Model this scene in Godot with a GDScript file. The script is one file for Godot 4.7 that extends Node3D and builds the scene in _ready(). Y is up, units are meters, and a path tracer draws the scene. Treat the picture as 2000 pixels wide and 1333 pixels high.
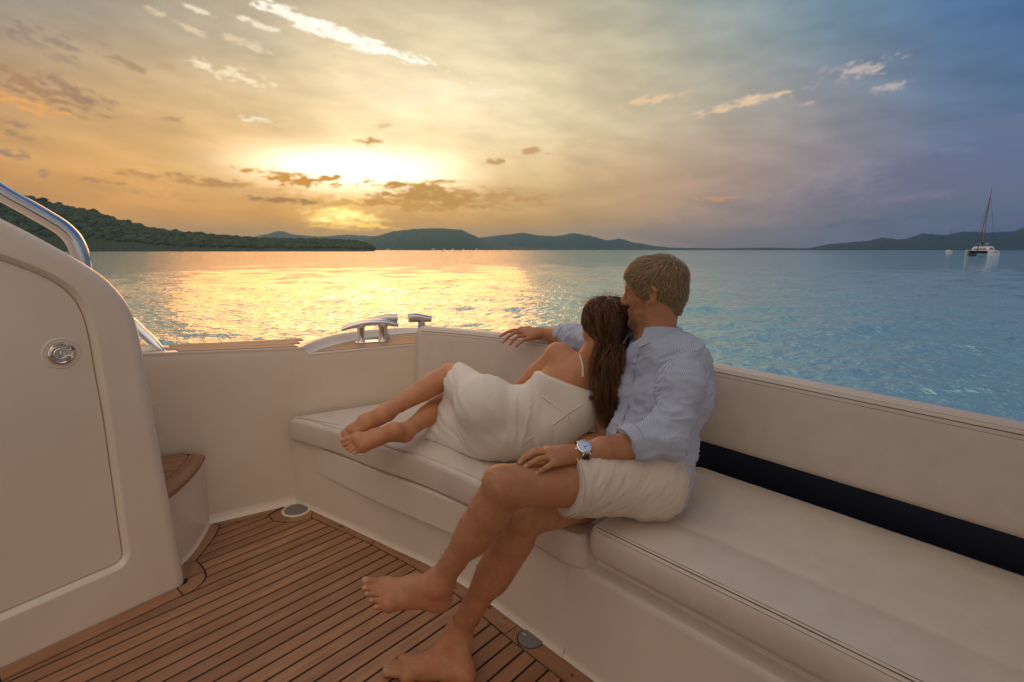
extends Node3D

# ---------------------------------------------------------------- measuring: photo pixels (2000 x 1333) to places
const FOC := 1050.0
const PITCH := 0.168424
const EYE := Vector3(0, 2.3, 0)
var BT: Transform3D          # the yacht's own frame: x across the bench towards the sea, y up from the deck, z along the bench towards the camera
var BI: Transform3D
var EL: Vector3              # the eye in that frame

func ray(x: float, y: float) -> Vector3:
	var up := Vector3(0, cos(PITCH), -sin(PITCH))
	var fw := Vector3(0, -sin(PITCH), -cos(PITCH))
	return Vector3.RIGHT * ((x - 1000.0) / FOC) + up * ((666.5 - y) / FOC) + fw

func wd(x: float, y: float, d: float) -> Vector3:
	return EYE + ray(x, y) * d

func pd(x: float, y: float, d: float) -> Vector3:
	return BI * wd(x, y, d)

func dl(x: float, y: float) -> Vector3:
	return BI.basis * ray(x, y)

func fl(x: float, y: float, h: float = 0.0) -> Vector3:
	var r := dl(x, y)
	return EL + r * ((h - EL.y) / r.y)

func hx(x: float, y: float, b: float) -> Vector3:
	var r := dl(x, y)
	return EL + r * ((b - EL.x) / r.x)

func hn(x: float, y: float, n: Vector3, p: Vector3) -> Vector3:
	var r := dl(x, y)
	return EL + r * ((p - EL).dot(n) / r.dot(n))

# ---------------------------------------------------------------- meshes
class MB:
	var v := PackedVector3Array()
	var uv := PackedVector2Array()
	var ix := PackedInt32Array()
	func add(p: Vector3, u := Vector2.ZERO) -> int:
		v.append(p)
		uv.append(u)
		return v.size() - 1
	func tri(a: int, b: int, c: int) -> void:
		ix.append(a)
		ix.append(b)
		ix.append(c)
	func quad(a: int, b: int, c: int, d: int) -> void:
		tri(a, b, c)
		tri(a, c, d)
	# rows of equal length joined into a skin; closed joins each row's ends; caps fills first and last row
	func loft(rows: Array, closed := true, caps := true) -> void:
		var n: int = rows[0].size()
		var base := v.size()
		var len_u := 0.0
		for i in rows.size():
			if i > 0:
				len_u += (rows[i][0] as Vector3).distance_to(rows[i - 1][0])
			var lv := 0.0
			for j in n:
				if j > 0:
					lv += (rows[i][j] as Vector3).distance_to(rows[i][j - 1])
				add(rows[i][j], Vector2(len_u, lv))
		for i in rows.size() - 1:
			for j in (n if closed else n - 1):
				var j2 := (j + 1) % n
				quad(base + i * n + j, base + i * n + j2, base + (i + 1) * n + j2, base + (i + 1) * n + j)
		if caps and closed:
			for e in [0, rows.size() - 1]:
				var c := Vector3.ZERO
				for p in rows[e]:
					c += p
				var m := add(c / n)
				for j in n:
					var a: int = base + e * n + j
					var b: int = base + e * n + (j + 1) % n
					if e == 0:
						tri(m, b, a)
					else:
						tri(m, a, b)
	func box(c: Vector3, s: Vector3, bevel := 0.002, b := Basis.IDENTITY) -> void:
		var h := s * 0.5
		bevel = minf(bevel, minf(h.x, minf(h.y, h.z)) * 0.9)
		var rows := []
		for k in 4:
			var y: float = [-h.y, -h.y + bevel, h.y - bevel, h.y][k]
			var i: float = bevel if k == 0 or k == 3 else 0.0
			var x := h.x - i
			var z := h.z - i
			var e := bevel
			var r := PackedVector3Array()
			for q in [[x - e, z], [x, z - e], [x, -z + e], [x - e, -z], [-x + e, -z], [-x, -z + e], [-x, z - e], [-x + e, z]]:
				r.append(c + b * Vector3(q[0], y, q[1]))
			rows.append(r)
		loft(rows)
	func tube(path: Array, rad: Variant, sides := 12, caps := true) -> void:
		var rows := []
		var t0: Vector3 = ((path[1] as Vector3) - (path[0] as Vector3)).normalized()
		var nrm := t0.cross(Vector3.UP if absf(t0.y) < 0.9 else Vector3.RIGHT).normalized()
		for i in path.size():
			var a: Vector3 = path[maxi(i - 1, 0)]
			var b: Vector3 = path[mini(i + 1, path.size() - 1)]
			var t := (b - a).normalized()
			nrm = (nrm - t * nrm.dot(t)).normalized()
			var bi := t.cross(nrm)
			var r: float = rad[i] if rad is Array else rad
			var row := PackedVector3Array()
			for k in sides:
				var w := TAU * k / sides
				row.append((path[i] as Vector3) + (nrm * cos(w) + bi * sin(w)) * r)
			rows.append(row)
		loft(rows, true, caps)
	# profile of (radius, height) turned about an axis
	func lathe(c: Vector3, axis: Vector3, prof: Array, sides := 28) -> void:
		var ax := axis.normalized()
		var s := ax.cross(Vector3.UP if absf(ax.y) < 0.9 else Vector3.RIGHT).normalized()
		var t := ax.cross(s)
		var rows := []
		for q in prof:
			var row := PackedVector3Array()
			for k in sides:
				var w := TAU * k / sides
				row.append(c + ax * (q[1] as float) + (s * cos(w) + t * sin(w)) * (q[0] as float))
			rows.append(row)
		loft(rows)
	func ball(c: Vector3, r: Vector3, b := Basis.IDENTITY, n := 10) -> void:
		var rows := []
		for i in n + 1:
			var a := PI * clampf(float(i) / n, 0.02, 0.98)
			var row := PackedVector3Array()
			for k in n * 2:
				var w := TAU * k / (n * 2)
				row.append(c + b * (Vector3(sin(a) * cos(w), cos(a), sin(a) * sin(w)) * r))
			rows.append(row)
		loft(rows)
	# flat polygon in the ground plan (x, z), given a thickness
	func slab(poly: PackedVector2Array, y0: float, y1: float, dir := Vector2(1, 0), bevel := 0.0, org := Vector2.ZERO) -> void:
		var p := poly.duplicate()
		var area := 0.0
		for i in p.size():
			area += p[i].cross(p[(i + 1) % p.size()])
		if area < 0:
			p.reverse()
		var across := Vector2(-dir.y, dir.x)
		var top := []
		var side := []
		for i in p.size():
			var u := Vector2((p[i] - org).dot(dir), (p[i] - org).dot(across))
			var q := p[i]
			if bevel > 0.0:
				var e1: Vector2 = (p[i] - p[(i + p.size() - 1) % p.size()]).normalized()
				var e2: Vector2 = (p[(i + 1) % p.size()] - p[i]).normalized()
				var nn := (Vector2(-e1.y, e1.x) + Vector2(-e2.y, e2.x)).normalized()
				q = p[i] + nn * bevel
			top.append(add(Vector3(q.x, y1, q.y), u))
			side.append(add(Vector3(p[i].x, y1 - bevel, p[i].y), u))
		var low := []
		for i in p.size():
			low.append(add(Vector3(p[i].x, y0, p[i].y)))
		for i in p.size():
			var j := (i + 1) % p.size()
			quad(top[i], top[j], side[j], side[i])
			quad(side[i], side[j], low[j], low[i])
		var t := Geometry2D.triangulate_polygon(p)
		for i in range(0, t.size(), 3):
			# seen from above the front runs clockwise, which in the (x, z) plan is the order that turns positive
			if (p[t[i + 1]] - p[t[i]]).cross(p[t[i + 2]] - p[t[i]]) > 0:
				tri(top[t[i]], top[t[i + 1]], top[t[i + 2]])
			else:
				tri(top[t[i]], top[t[i + 2]], top[t[i + 1]])
	func outwards() -> void:
		var vol := 0.0
		for i in range(0, ix.size(), 3):
			vol += v[ix[i]].dot(v[ix[i + 1]].cross(v[ix[i + 2]]))
		if vol > 0:
			flip()
	func flip() -> void:
		for i in range(0, ix.size(), 3):
			var t := ix[i + 1]
			ix[i + 1] = ix[i + 2]
			ix[i + 2] = t
	func mesh(crease := 40.0, cols := PackedColorArray()) -> ArrayMesh:
		var nf := ix.size() / 3
		var fn := PackedVector3Array()
		fn.resize(nf)
		var vn := PackedVector3Array()
		vn.resize(v.size())
		for f in nf:
			var a := v[ix[f * 3]]
			fn[f] = (v[ix[f * 3 + 2]] - a).cross(v[ix[f * 3 + 1]] - a)
			for k in 3:
				vn[ix[f * 3 + k]] += fn[f]
		var ar := []
		ar.resize(Mesh.ARRAY_MAX)
		if crease >= 180.0:
			for i in vn.size():
				vn[i] = vn[i].normalized() if vn[i].length_squared() > 1e-24 else Vector3.UP
			ar[Mesh.ARRAY_VERTEX] = v
			ar[Mesh.ARRAY_NORMAL] = vn
			ar[Mesh.ARRAY_TEX_UV] = uv
			ar[Mesh.ARRAY_INDEX] = ix
			if cols.size() == v.size():
				ar[Mesh.ARRAY_COLOR] = cols
		else:
			var start := PackedInt32Array()
			start.resize(v.size() + 1)
			for i in ix:
				start[i + 1] += 1
			for i in v.size():
				start[i + 1] += start[i]
			var fill := start.duplicate()
			var flat := PackedInt32Array()
			flat.resize(ix.size())
			for k in ix.size():
				flat[fill[ix[k]]] = k / 3
				fill[ix[k]] += 1
			var pv := PackedVector3Array()
			var pn := PackedVector3Array()
			var pu := PackedVector2Array()
			var lim := cos(deg_to_rad(crease))
			for k in ix.size():
				var me := fn[k / 3].normalized()
				var s := Vector3.ZERO
				for q in range(start[ix[k]], start[ix[k] + 1]):
					var o := fn[flat[q]]
					if o.normalized().dot(me) >= lim:
						s += o
				pv.append(v[ix[k]])
				pu.append(uv[ix[k]])
				pn.append(s.normalized() if s.length_squared() > 1e-24 else Vector3.UP)
			ar[Mesh.ARRAY_VERTEX] = pv
			ar[Mesh.ARRAY_NORMAL] = pn
			ar[Mesh.ARRAY_TEX_UV] = pu
		var m := ArrayMesh.new()
		m.add_surface_from_arrays(Mesh.PRIMITIVE_TRIANGLES, ar)
		return m

# distances to rounded bones on a grid, joined smoothly and skinned with surface nets
class Fld:
	var o: Vector3
	var c: float
	var nx: int
	var ny: int
	var nz: int
	var d := PackedFloat32Array()
	func _init(lo: Vector3, hi: Vector3, cell: float) -> void:
		o = lo
		c = cell
		nx = int((hi.x - lo.x) / cell) + 2
		ny = int((hi.y - lo.y) / cell) + 2
		nz = int((hi.z - lo.z) / cell) + 2
		d.resize(nx * ny * nz)
		d.fill(9.0)
	# a rounded bone from a to b; flattened s times along n; mode 1 joins, -1 takes away
	func bone(a: Vector3, b: Vector3, ra: float, rb: float, k := 0.03, n := Vector3.ZERO, s := 1.0, mode := 1) -> void:
		var m := maxf(ra, rb) + k + c * 3.0
		var lo := a.min(b) - Vector3(m, m, m) - o
		var hi := a.max(b) + Vector3(m, m, m) - o
		var x0 := clampi(int(lo.x / c), 0, nx - 1)
		var x1 := clampi(int(hi.x / c) + 1, 0, nx - 1)
		var y0 := clampi(int(lo.y / c), 0, ny - 1)
		var y1 := clampi(int(hi.y / c) + 1, 0, ny - 1)
		var z0 := clampi(int(lo.z / c), 0, nz - 1)
		var z1 := clampi(int(hi.z / c) + 1, 0, nz - 1)
		var ab := b - a
		var flat := s != 1.0
		var f := s - 1.0
		if flat:
			ab += n * (ab.dot(n) * f)
		var inv := 1.0 / maxf(ab.length_squared(), 1e-12)
		var dr := rb - ra
		for z in range(z0, z1 + 1):
			for y in range(y0, y1 + 1):
				var q := o + Vector3(x0 * c, y * c, z * c) - a
				var i := (z * ny + y) * nx + x0
				for x in range(x0, x1 + 1):
					var p := q
					if flat:
						p += n * (q.dot(n) * f)
					var t := clampf(p.dot(ab) * inv, 0.0, 1.0)
					var e := (p - ab * t).length() - ra - dr * t
					var w := d[i]
					if mode == 1:
						var h := k - absf(w - e)
						d[i] = minf(w, e) - (h * h * 0.25 / k if h > 0.0 else 0.0)
					else:
						e = -e
						var h := k - absf(w - e)
						d[i] = maxf(w, e) + (h * h * 0.25 / k if h > 0.0 else 0.0)
					i += 1
					q.x += c
	func chain(p: Array, r: Array, k := 0.03, n := Vector3.ZERO, s := 1.0) -> void:
		for i in p.size() - 1:
			bone(p[i], p[i + 1], r[i], r[i + 1], k, n, s)
	# keeps what lies behind the plane
	func cut(p: Vector3, n: Vector3, k := 0.006, reach := 9.0) -> void:
		var i := 0
		for z in nz:
			for y in ny:
				for x in nx:
					if d[i] < 0.06:
						var q := o + Vector3(x, y, z) * c - p
						if reach > 8.0 or q.length() < reach:
							var e := q.dot(n)
							var h := k - absf(d[i] - e)
							d[i] = maxf(d[i], e) + (h * h * 0.25 / k if h > 0.0 else 0.0)
					i += 1
	func skin(mb: MB, uvf = null, push = null) -> void:
		var at := PackedInt32Array()
		at.resize(nx * ny * nz)
		at.fill(-1)
		var sy := nx
		var sz := nx * ny
		var far := c * 5.0
		var first := mb.v.size()
		for z in nz - 1:
			for y in ny - 1:
				var i := z * sz + y * sy - 1
				for x in nx - 1:
					i += 1
					var a := d[i]
					if a > far or a < -far:
						continue
					var e := [a, d[i + 1], d[i + sy], d[i + sy + 1], d[i + sz], d[i + sz + 1], d[i + sz + sy], d[i + sz + sy + 1]]
					var neg := 0
					for q in 8:
						if e[q] < 0.0:
							neg += 1
					if neg == 0 or neg == 8:
						continue
					var s := Vector3.ZERO
					var m := 0
					for q in 12:
						var u: int = [0, 2, 4, 6, 0, 1, 4, 5, 0, 1, 2, 3][q]
						var w: int = u + [1, 1, 1, 1, 2, 2, 2, 2, 4, 4, 4, 4][q]
						var du: float = e[u]
						var dw: float = e[w]
						if (du < 0.0) != (dw < 0.0):
							var t := du / (du - dw)
							s += Vector3(u & 1, (u >> 1) & 1, u >> 2).lerp(Vector3(w & 1, (w >> 1) & 1, w >> 2), t)
							m += 1
					var p := o + (Vector3(x, y, z) + s / m) * c
					at[i] = mb.add(p, (uvf as Callable).call(p) if uvf != null else Vector2.ZERO)
		for z in range(1, nz - 1):
			for y in range(1, ny - 1):
				var i := z * sz + y * sy
				for x in range(1, nx - 1):
					i += 1
					if at[i] < 0:
						continue
					var neg := d[i] < 0.0
					if neg != (d[i + 1] < 0.0):
						face(mb, at[i], at[i - sy], at[i - sy - sz], at[i - sz], neg)
					if neg != (d[i + sy] < 0.0):
						face(mb, at[i], at[i - sz], at[i - sz - 1], at[i - 1], neg)
					if neg != (d[i + sz] < 0.0):
						face(mb, at[i], at[i - 1], at[i - 1 - sy], at[i - sy], neg)
		if push != null:
			var vn := PackedVector3Array()
			vn.resize(mb.v.size())
			for f in range(0, mb.ix.size(), 3):
				if mb.ix[f] >= first:
					var a := mb.v[mb.ix[f]]
					var g := (mb.v[mb.ix[f + 2]] - a).cross(mb.v[mb.ix[f + 1]] - a)
					for k in 3:
						vn[mb.ix[f + k]] += g
			for k in range(first, mb.v.size()):
				var nn := vn[k].normalized()
				mb.v[k] += nn * ((push as Callable).call(mb.v[k], nn) as float)
	func face(mb: MB, a: int, b: int, cc: int, e: int, neg: bool) -> void:
		if a < 0 or b < 0 or cc < 0 or e < 0:
			return
		if neg:
			mb.quad(a, e, cc, b)
		else:
			mb.quad(a, b, cc, e)

var taken := {}
func numbered(called: String) -> String:
	var n: int = taken.get(called, -1) + 1
	taken[called] = n
	return called if n == 0 else "%s_%03d" % [called, n]

# a thing of the yacht: its node stands at base (yacht frame), its parts keep yacht coordinates
func thing(called: String, label: String, category: String, base := Vector3.ZERO, group := "", in_yacht := true) -> Node3D:
	var o := Node3D.new()
	o.name = numbered(called)
	add_child(o)
	o.transform = (BT if in_yacht else Transform3D.IDENTITY) * Transform3D(Basis.IDENTITY, base)
	o.set_meta("base", base)
	tag(o, label, category, group)
	return o

func tag(o: Node, label: String, category: String, group := "", kind := "") -> void:
	if label:
		o.set_meta("label", label)
	if category:
		o.set_meta("category", category)
	if group:
		o.set_meta("group", group)
	if kind:
		o.set_meta("kind", kind)

func part(called: String, m: Mesh, mat: Material, parent: Node3D) -> MeshInstance3D:
	var o := MeshInstance3D.new()
	o.name = called
	o.mesh = m
	o.material_override = mat
	parent.add_child(o, true)
	if parent.has_meta("base"):
		o.position = -(parent.get_meta("base") as Vector3)
	return o

func lone(called: String, m: Mesh, mat: Material, kind := "", label := "", category := "", in_yacht := false) -> MeshInstance3D:
	var o := MeshInstance3D.new()
	o.name = numbered(called)
	o.mesh = m
	o.material_override = mat
	add_child(o)
	if in_yacht:
		o.transform = BT
	tag(o, label, category, "", kind)
	return o

# ---------------------------------------------------------------- materials
func lin(r: float, g: float, b: float) -> Color:
	return Color(r, g, b).linear_to_srgb()

func mat(c: Color, rough := 0.6, metal := 0.0) -> StandardMaterial3D:
	var m := StandardMaterial3D.new()
	m.albedo_color = c
	m.roughness = rough
	m.metallic = metal
	return m

func noise_image(w: int, h: int, freq: float, seed_: int, oct := 4) -> Image:
	var n := FastNoiseLite.new()
	n.seed = seed_
	n.frequency = freq
	n.fractal_octaves = oct
	return n.get_seamless_image(w, h)

func ramp_image(src: Image, a: Color, b: Color) -> Image:
	var im := Image.create(src.get_width(), src.get_height(), true, Image.FORMAT_RGB8)
	for y in src.get_height():
		for x in src.get_width():
			im.set_pixel(x, y, a.lerp(b, src.get_pixel(x, y).r))
	return im

func normal_tex(src: Image, strength: float) -> ImageTexture:
	var im := src.duplicate() as Image
	im.convert(Image.FORMAT_RGBA8)
	im.bump_map_to_normal_map(strength)
	return ImageTexture.create_from_image(im)

func tex(im: Image) -> ImageTexture:
	return ImageTexture.create_from_image(im)

func smooth(p: Array, per := 6) -> PackedVector3Array:
	var out := PackedVector3Array()
	for i in p.size() - 1:
		var a: Vector3 = p[maxi(i - 1, 0)]
		var d: Vector3 = p[mini(i + 2, p.size() - 1)]
		for k in per:
			out.append((p[i] as Vector3).cubic_interpolate(p[i + 1], a, d, float(k) / per))
	out.append(p[-1])
	return out

func smooth2(p: Array, per := 6) -> PackedVector2Array:
	var out := PackedVector2Array()
	for i in p.size() - 1:
		var a: Vector2 = p[maxi(i - 1, 0)]
		var d: Vector2 = p[mini(i + 2, p.size() - 1)]
		for k in per:
			out.append((p[i] as Vector2).cubic_interpolate(p[i + 1], a, d, float(k) / per))
	out.append(p[-1])
	return out

# ---------------------------------------------------------------- the sky: an evening sky computed by direction
var sky_cols := [
	# azimuth (degrees, right positive) across, elevation (degrees) down; colours as the eye sees them
	[-62, -42, -33, -24, -16, -7, 2, 11, 20, 29, 37, 44, 62],
	[0.0, 3.0, 7.0, 12.0, 18.0, 25.0, 34.0],
	[
		[0xcf9d6e, 0xde9d58, 0xe29e50, 0xe89f42, 0xf0a436, 0xe09f48, 0xcf9d66, 0xbb9878, 0xa68f83, 0x90868c, 0x807c8c, 0x77768c, 0x6a7086],
		[0xd49c5c, 0xe69f4c, 0xeca244, 0xf0a338, 0xffb432, 0xeca840, 0xdfa552, 0xcda16c, 0xb5957c, 0x958888, 0x777c8c, 0x646f88, 0x566582],
		[0xd3a069, 0xdfa55e, 0xe6ab5c, 0xedb45e, 0xf6c66e, 0xefc377, 0xe2bb7d, 0xd4ad80, 0xba9d86, 0x998d8e, 0x75798f, 0x5a6988, 0x4c5f80],
		[0xb09270, 0xc29c70, 0xd2aa74, 0xe0ba84, 0xf0d29c, 0xf0d6a4, 0xe4cda0, 0xd2bd98, 0xb6a793, 0x918f92, 0x687c94, 0x4f6a8e, 0x415c86],
		[0x8f8a80, 0x968d80, 0xaa9a84, 0xc4b294, 0xe0c9a0, 0xe2cea8, 0xd9c8a2, 0xc4b898, 0x9fa298, 0x768c9a, 0x557498, 0x43658f, 0x385787],
		[0x7e8288, 0x858684, 0x989188, 0xada08c, 0xb8a88f, 0xc6b698, 0xbcb096, 0xa5a597, 0x7f959c, 0x5f829c, 0x476c97, 0x3b5e8e, 0x335384],
		[0x788290, 0x888c90, 0x949290, 0xa09a90, 0xa89f90, 0xa5a092, 0x989a94, 0x829298, 0x648499, 0x4c7396, 0x3d628f, 0x355886, 0x2f4e7c],
	]]

func sky_base(az: float, el: float) -> Color:
	# beyond the frame the sky is shaped to light the deck: dusky, with warm brightness added behind and overhead
	var xs: Array = sky_cols[0]
	var ys: Array = sky_cols[1]
	var g: Array = sky_cols[2]
	var e := clampf(el, 0.0, 34.0)
	var j := 0
	while j < ys.size() - 2 and e > ys[j + 1]:
		j += 1
	var ty := clampf((e - ys[j]) / (ys[j + 1] - ys[j]), 0, 1)
	var a := clampf(az, -62.0, 62.0)
	var i := 0
	while i < xs.size() - 2 and a > xs[i + 1]:
		i += 1
	var tx := clampf((a - xs[i]) / (xs[i + 1] - xs[i]), 0, 1)
	var c := hexc(g[j][i]).lerp(hexc(g[j][i + 1]), tx).lerp(hexc(g[j + 1][i]).lerp(hexc(g[j + 1][i + 1]), tx), ty)
	var back := clampf((absf(az) - 62.0) / 60.0, 0, 1)
	back = back * back * (3.0 - 2.0 * back)
	# opposite the sun: a dusky sky with an unseen warm glow added to light the cockpit
	var dusk := hexc(0x5e5c6c).lerp(hexc(0xa39a94), smoothstep(14.0, 44.0, el))
	var da := fposmod(az - 158.0 + 180.0, 360.0) - 180.0
	var fill_glow := exp(-pow(da / 50.0, 2.0) - pow((el - 26.0) / 30.0, 2.0))
	dusk += Color(0.70, 0.44, 0.23) * fill_glow
	c = c.lerp(dusk * (1.0 / SEEN), back)
	var zen := clampf((el - 34.0) / 45.0, 0, 1)
	c *= SEEN
	# overhead an added warm brightness for the top faces, fading towards the blue side
	var blue := smoothstep(-15.0, 35.0, az) * (1.0 - smoothstep(95.0, 160.0, az)) * (1.0 - smoothstep(62.0, 90.0, el))
	return c.lerp(Color(0.68, 0.61, 0.54).lerp(Color(0.10, 0.16, 0.27), blue), zen * 0.9)

func hexc(h: int) -> Color:
	return Color8((h >> 16) & 255, (h >> 8) & 255, h & 255).srgb_to_linear()

# the picture is exposed for the shaded cockpit, so colours noted from it are this much darker in the sky itself
const SEEN := 0.68
var SKY_W := 4096
var SKY_H := 2048
var cloud_noise: Image
var soft_noise: Image

func cloud(im: Image, x: float, y: float, hl: float, hh: float, rot: float, colour: int, op: float, gain := 1.0, soft := 0.5, sd := 0.0, rag := 1.3) -> void:
	# a bank of cloud centred in the direction of photo pixel (x, y)
	var r := ray(x, y)
	var caz := atan2(r.x, -r.z)
	var cel := atan2(r.y, Vector2(r.x, r.z).length())
	var per := FOC * (1.0 + (Vector2(x - 1000.0, y - 666.5).length_squared()) / (FOC * FOC)) / sqrt(1.0 + (y - 666.5) * (y - 666.5) / (FOC * FOC))
	var sx := FOC * (1.0 + pow((x - 1000.0) / FOC, 2.0)) * cos(cel)
	var sy := sqrt(per * FOC)
	var col := hexc(colour) * (gain * SEEN)
	var ext := (hl * 1.5 + hh) / sx
	var exy := (hh * 1.8 + absf(sin(deg_to_rad(rot))) * hl * 1.4) / sy
	var u0 := int(((caz - ext) / TAU + 0.5) * SKY_W) - 1
	var u1 := int(((caz + ext) / TAU + 0.5) * SKY_W) + 1
	var v0 := maxi(int((0.5 - (cel + exy) / PI) * SKY_H) - 1, 0)
	var v1 := mini(int((0.5 - (cel - exy) / PI) * SKY_H) + 1, SKY_H / 2)
	var cr := cos(deg_to_rad(rot))
	var sr := sin(deg_to_rad(rot))
	var nw := cloud_noise.get_width()
	for v in range(v0, v1):
		var el := (0.5 - (v + 0.5) / SKY_H) * PI
		for u in range(u0, u1):
			var az := ((u + 0.5) / SKY_W - 0.5) * TAU
			var px := (az - caz) * sx
			var py := (cel - el) * sy
			var a := px * cr + py * sr
			var b := -px * sr + py * cr
			var q := 1.0 - (a * a) / (hl * hl) - (b * b) / (hh * hh)
			if q < -1.1:
				continue
			var n := soft_noise.get_pixel(posmod(int(a * 1.5 + b * 0.6 + sd * 97.0), nw), posmod(int(b * 5.2 + sd * 61.0), nw)).r
			var n2 := soft_noise.get_pixel(posmod(int(a * 4.2 + sd * 31.0), nw), posmod(int(b * 11.0 + a * 0.8 + sd * 17.0), nw)).r
			var m := pow(smoothstep(-0.12, soft * 1.9, q * 0.8 + (n - 0.5) * rag * 1.5 + (n2 - 0.5) * rag * 0.75), 1.25) * minf(op * 1.12, 1.0)
			if m > 0.003:
				var uu := posmod(u, SKY_W)
				im.set_pixel(uu, v, im.get_pixel(uu, v).lerp(col, m))

func build_sky() -> Image:
	var lw := 512
	var lh := 256
	var im := Image.create(lw, lh, false, Image.FORMAT_RGBF)
	for v in lh:
		var el := 90.0 - (v + 0.5) / lh * 180.0
		for u in lw:
			var az := (u + 0.5) / lw * 360.0 - 180.0
			var c := sky_base(az, maxf(el, 0.0))
			if el >= -1.0:
				# the veil of light round the sun, which stands behind thin cloud
				var dx := az + 15.6
				var g1 := exp(-pow(dx / 8.5, 2.0) - pow((el - 7.7) / 1.8, 2.0))
				var g2 := exp(-pow((dx - 7.0) / 13.0, 2.0) - pow((el - 13.5) / 5.0, 2.0))
				var g3 := exp(-pow(dx / 20.0, 2.0) - pow((el - 9.0) / 9.0, 2.0))
				c += (Color(1.0, 0.90, 0.74) * (g1 * 2.0) + Color(1.0, 0.86, 0.62) * (g2 * 0.22) + Color(1.0, 0.72, 0.36) * (g3 * 0.10)) * SEEN
			im.set_pixel(u, v, c)
	im.resize(SKY_W, SKY_H, Image.INTERPOLATE_CUBIC)
	var fn := FastNoiseLite.new()
	fn.seed = 11
	fn.frequency = 0.012
	fn.fractal_octaves = 5
	cloud_noise = fn.get_seamless_image(1024, 1024)
	fn.seed = 12
	fn.fractal_octaves = 3
	soft_noise = fn.get_seamless_image(1024, 1024)
	# thin streaks of high cloud across the whole view
	for v in range(int(SKY_H * 0.26), SKY_H / 2):
		var el := 90.0 - (v + 0.5) / SKY_H * 180.0
		for u in range(-760, 760):
			var az := (u + 0.5) / SKY_W * 360.0
			var n := cloud_noise.get_pixel(posmod(int(u * 0.55 + v * 0.5), 1024), posmod(int(v * 2.2 - u * 0.42), 1024)).r
			var n2 := cloud_noise.get_pixel(posmod(int(u * 1.7 + 300), 1024), posmod(int(v * 6.0), 1024)).r
			var k := 1.0 + ((n - 0.5) * 0.30 + (n2 - 0.5) * 0.10) * smoothstep(66.0, 40.0, absf(az))
			var uu := u + SKY_W / 2
			im.set_pixel(uu, v, im.get_pixel(uu, v) * k)
	# banks of cloud: pixel, half length, half height, tilt, colour, cover, strength, softness, seed
	cloud(im, 1780, 350, 480, 64, -9, 0x535b82, 0.72, 1.0, 1.1, 1.0, 0.5)
	cloud(im, 1500, 400, 330, 34, -6, 0x8c7f8c, 0.45, 1.0, 1.0, 1.4, 0.6)
	cloud(im, 1740, 392, 240, 13, -4, 0x8e8298, 0.7, 1.0, 0.8, 2.0, 0.9)
	cloud(im, 1800, 424, 300, 15, -4, 0x566688, 0.6, 1.0, 0.8, 3.0, 0.8)
	cloud(im, 1820, 456, 300, 17, -5, 0x93859a, 0.65, 1.0, 0.8, 4.0, 0.7)
	cloud(im, 1080, 395, 260, 34, 2, 0xd3a063, 0.6, 1.0, 1.0, 5.0, 0.8)
	cloud(im, 1230, 360, 240, 20, -8, 0xc9a271, 0.5, 1.0, 1.0, 5.5, 0.8)
	cloud(im, 665, 68, 165, 15, 13, 0xfff6e4, 1.0, 1.15, 0.3, 6.0, 0.9)
	cloud(im, 575, 36, 60, 10, 22, 0xfff3de, 0.9, 1.1, 0.3, 6.3)
	cloud(im, 505, 48, 45, 6, 10, 0xf6e6cc, 0.9, 1.0, 0.4, 6.6)
	cloud(im, 395, 24, 34, 5, 14, 0xf0dfc4, 0.8, 1.0, 0.4, 7.0)
	cloud(im, 352, 48, 58, 9, 17, 0xe6cda8, 0.75, 1.0, 0.5, 7.5)
	cloud(im, 460, 80, 46, 7, 14, 0xecd4ae, 0.7, 1.0, 0.5, 8.0)
	cloud(im, 512, 98, 40, 9, 22, 0xefd9b6, 0.7, 1.0, 0.5, 8.3)
	cloud(im, 455, 146, 85, 15, 10, 0xf9e4bd, 0.95, 1.05, 0.5, 9.0)
	cloud(im, 60, 66, 105, 24, 13, 0x9a8474, 0.85, 1.0, 0.7, 10.0)
	cloud(im, 150, 66, 70, 9, 10, 0xa8917c, 0.7, 1.0, 0.6, 10.5)
	cloud(im, 100, 104, 60, 12, 14, 0xa88f78, 0.65, 1.0, 0.6, 11.0)
	cloud(im, 240, 122, 50, 9, 12, 0xb0916e, 0.8, 1.0, 0.5, 12.0)
	cloud(im, 322, 128, 24, 9, 0, 0xc9a375, 0.7, 1.0, 0.6, 12.4)
	cloud(im, 78, 178, 150, 32, 10, 0xb3875f, 0.9, 1.0, 0.6, 13.0)
	cloud(im, 150, 182, 80, 20, 16, 0xa07e62, 0.7, 1.0, 0.6, 13.3)
	cloud(im, 58, 206, 95, 16, 8, 0xf0aa5c, 0.9, 1.0, 0.6, 14.0)
	cloud(im, 343, 233, 30, 7, 0, 0xc39a66, 0.9, 1.0, 0.5, 15.0)
	cloud(im, 26, 240, 46, 8, 10, 0xae8869, 0.8, 1.0, 0.6, 16.0)
	cloud(im, 40, 264, 60, 7, 5, 0xa8855f, 0.7, 1.0, 0.6, 16.5)
	cloud(im, 20, 300, 52, 10, 8, 0xa07f68, 0.8, 1.0, 0.6, 17.0)
	cloud(im, 88, 340, 20, 9, -10, 0xa98563, 0.8, 1.0, 0.6, 17.5)
	cloud(im, 500, 233, 44, 8, 8, 0xfdeecf, 0.85, 1.05, 0.6, 18.0)
	cloud(im, 345, 350, 135, 12, 4, 0xce9550, 0.85, 1.0, 0.6, 19.0)
	cloud(im, 430, 358, 70, 10, 4, 0xc88f4c, 0.75, 1.0, 0.6, 19.5)
	cloud(im, 190, 353, 60, 5, 4, 0xbd8a58, 0.8, 1.0, 0.5, 20.0)
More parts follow.
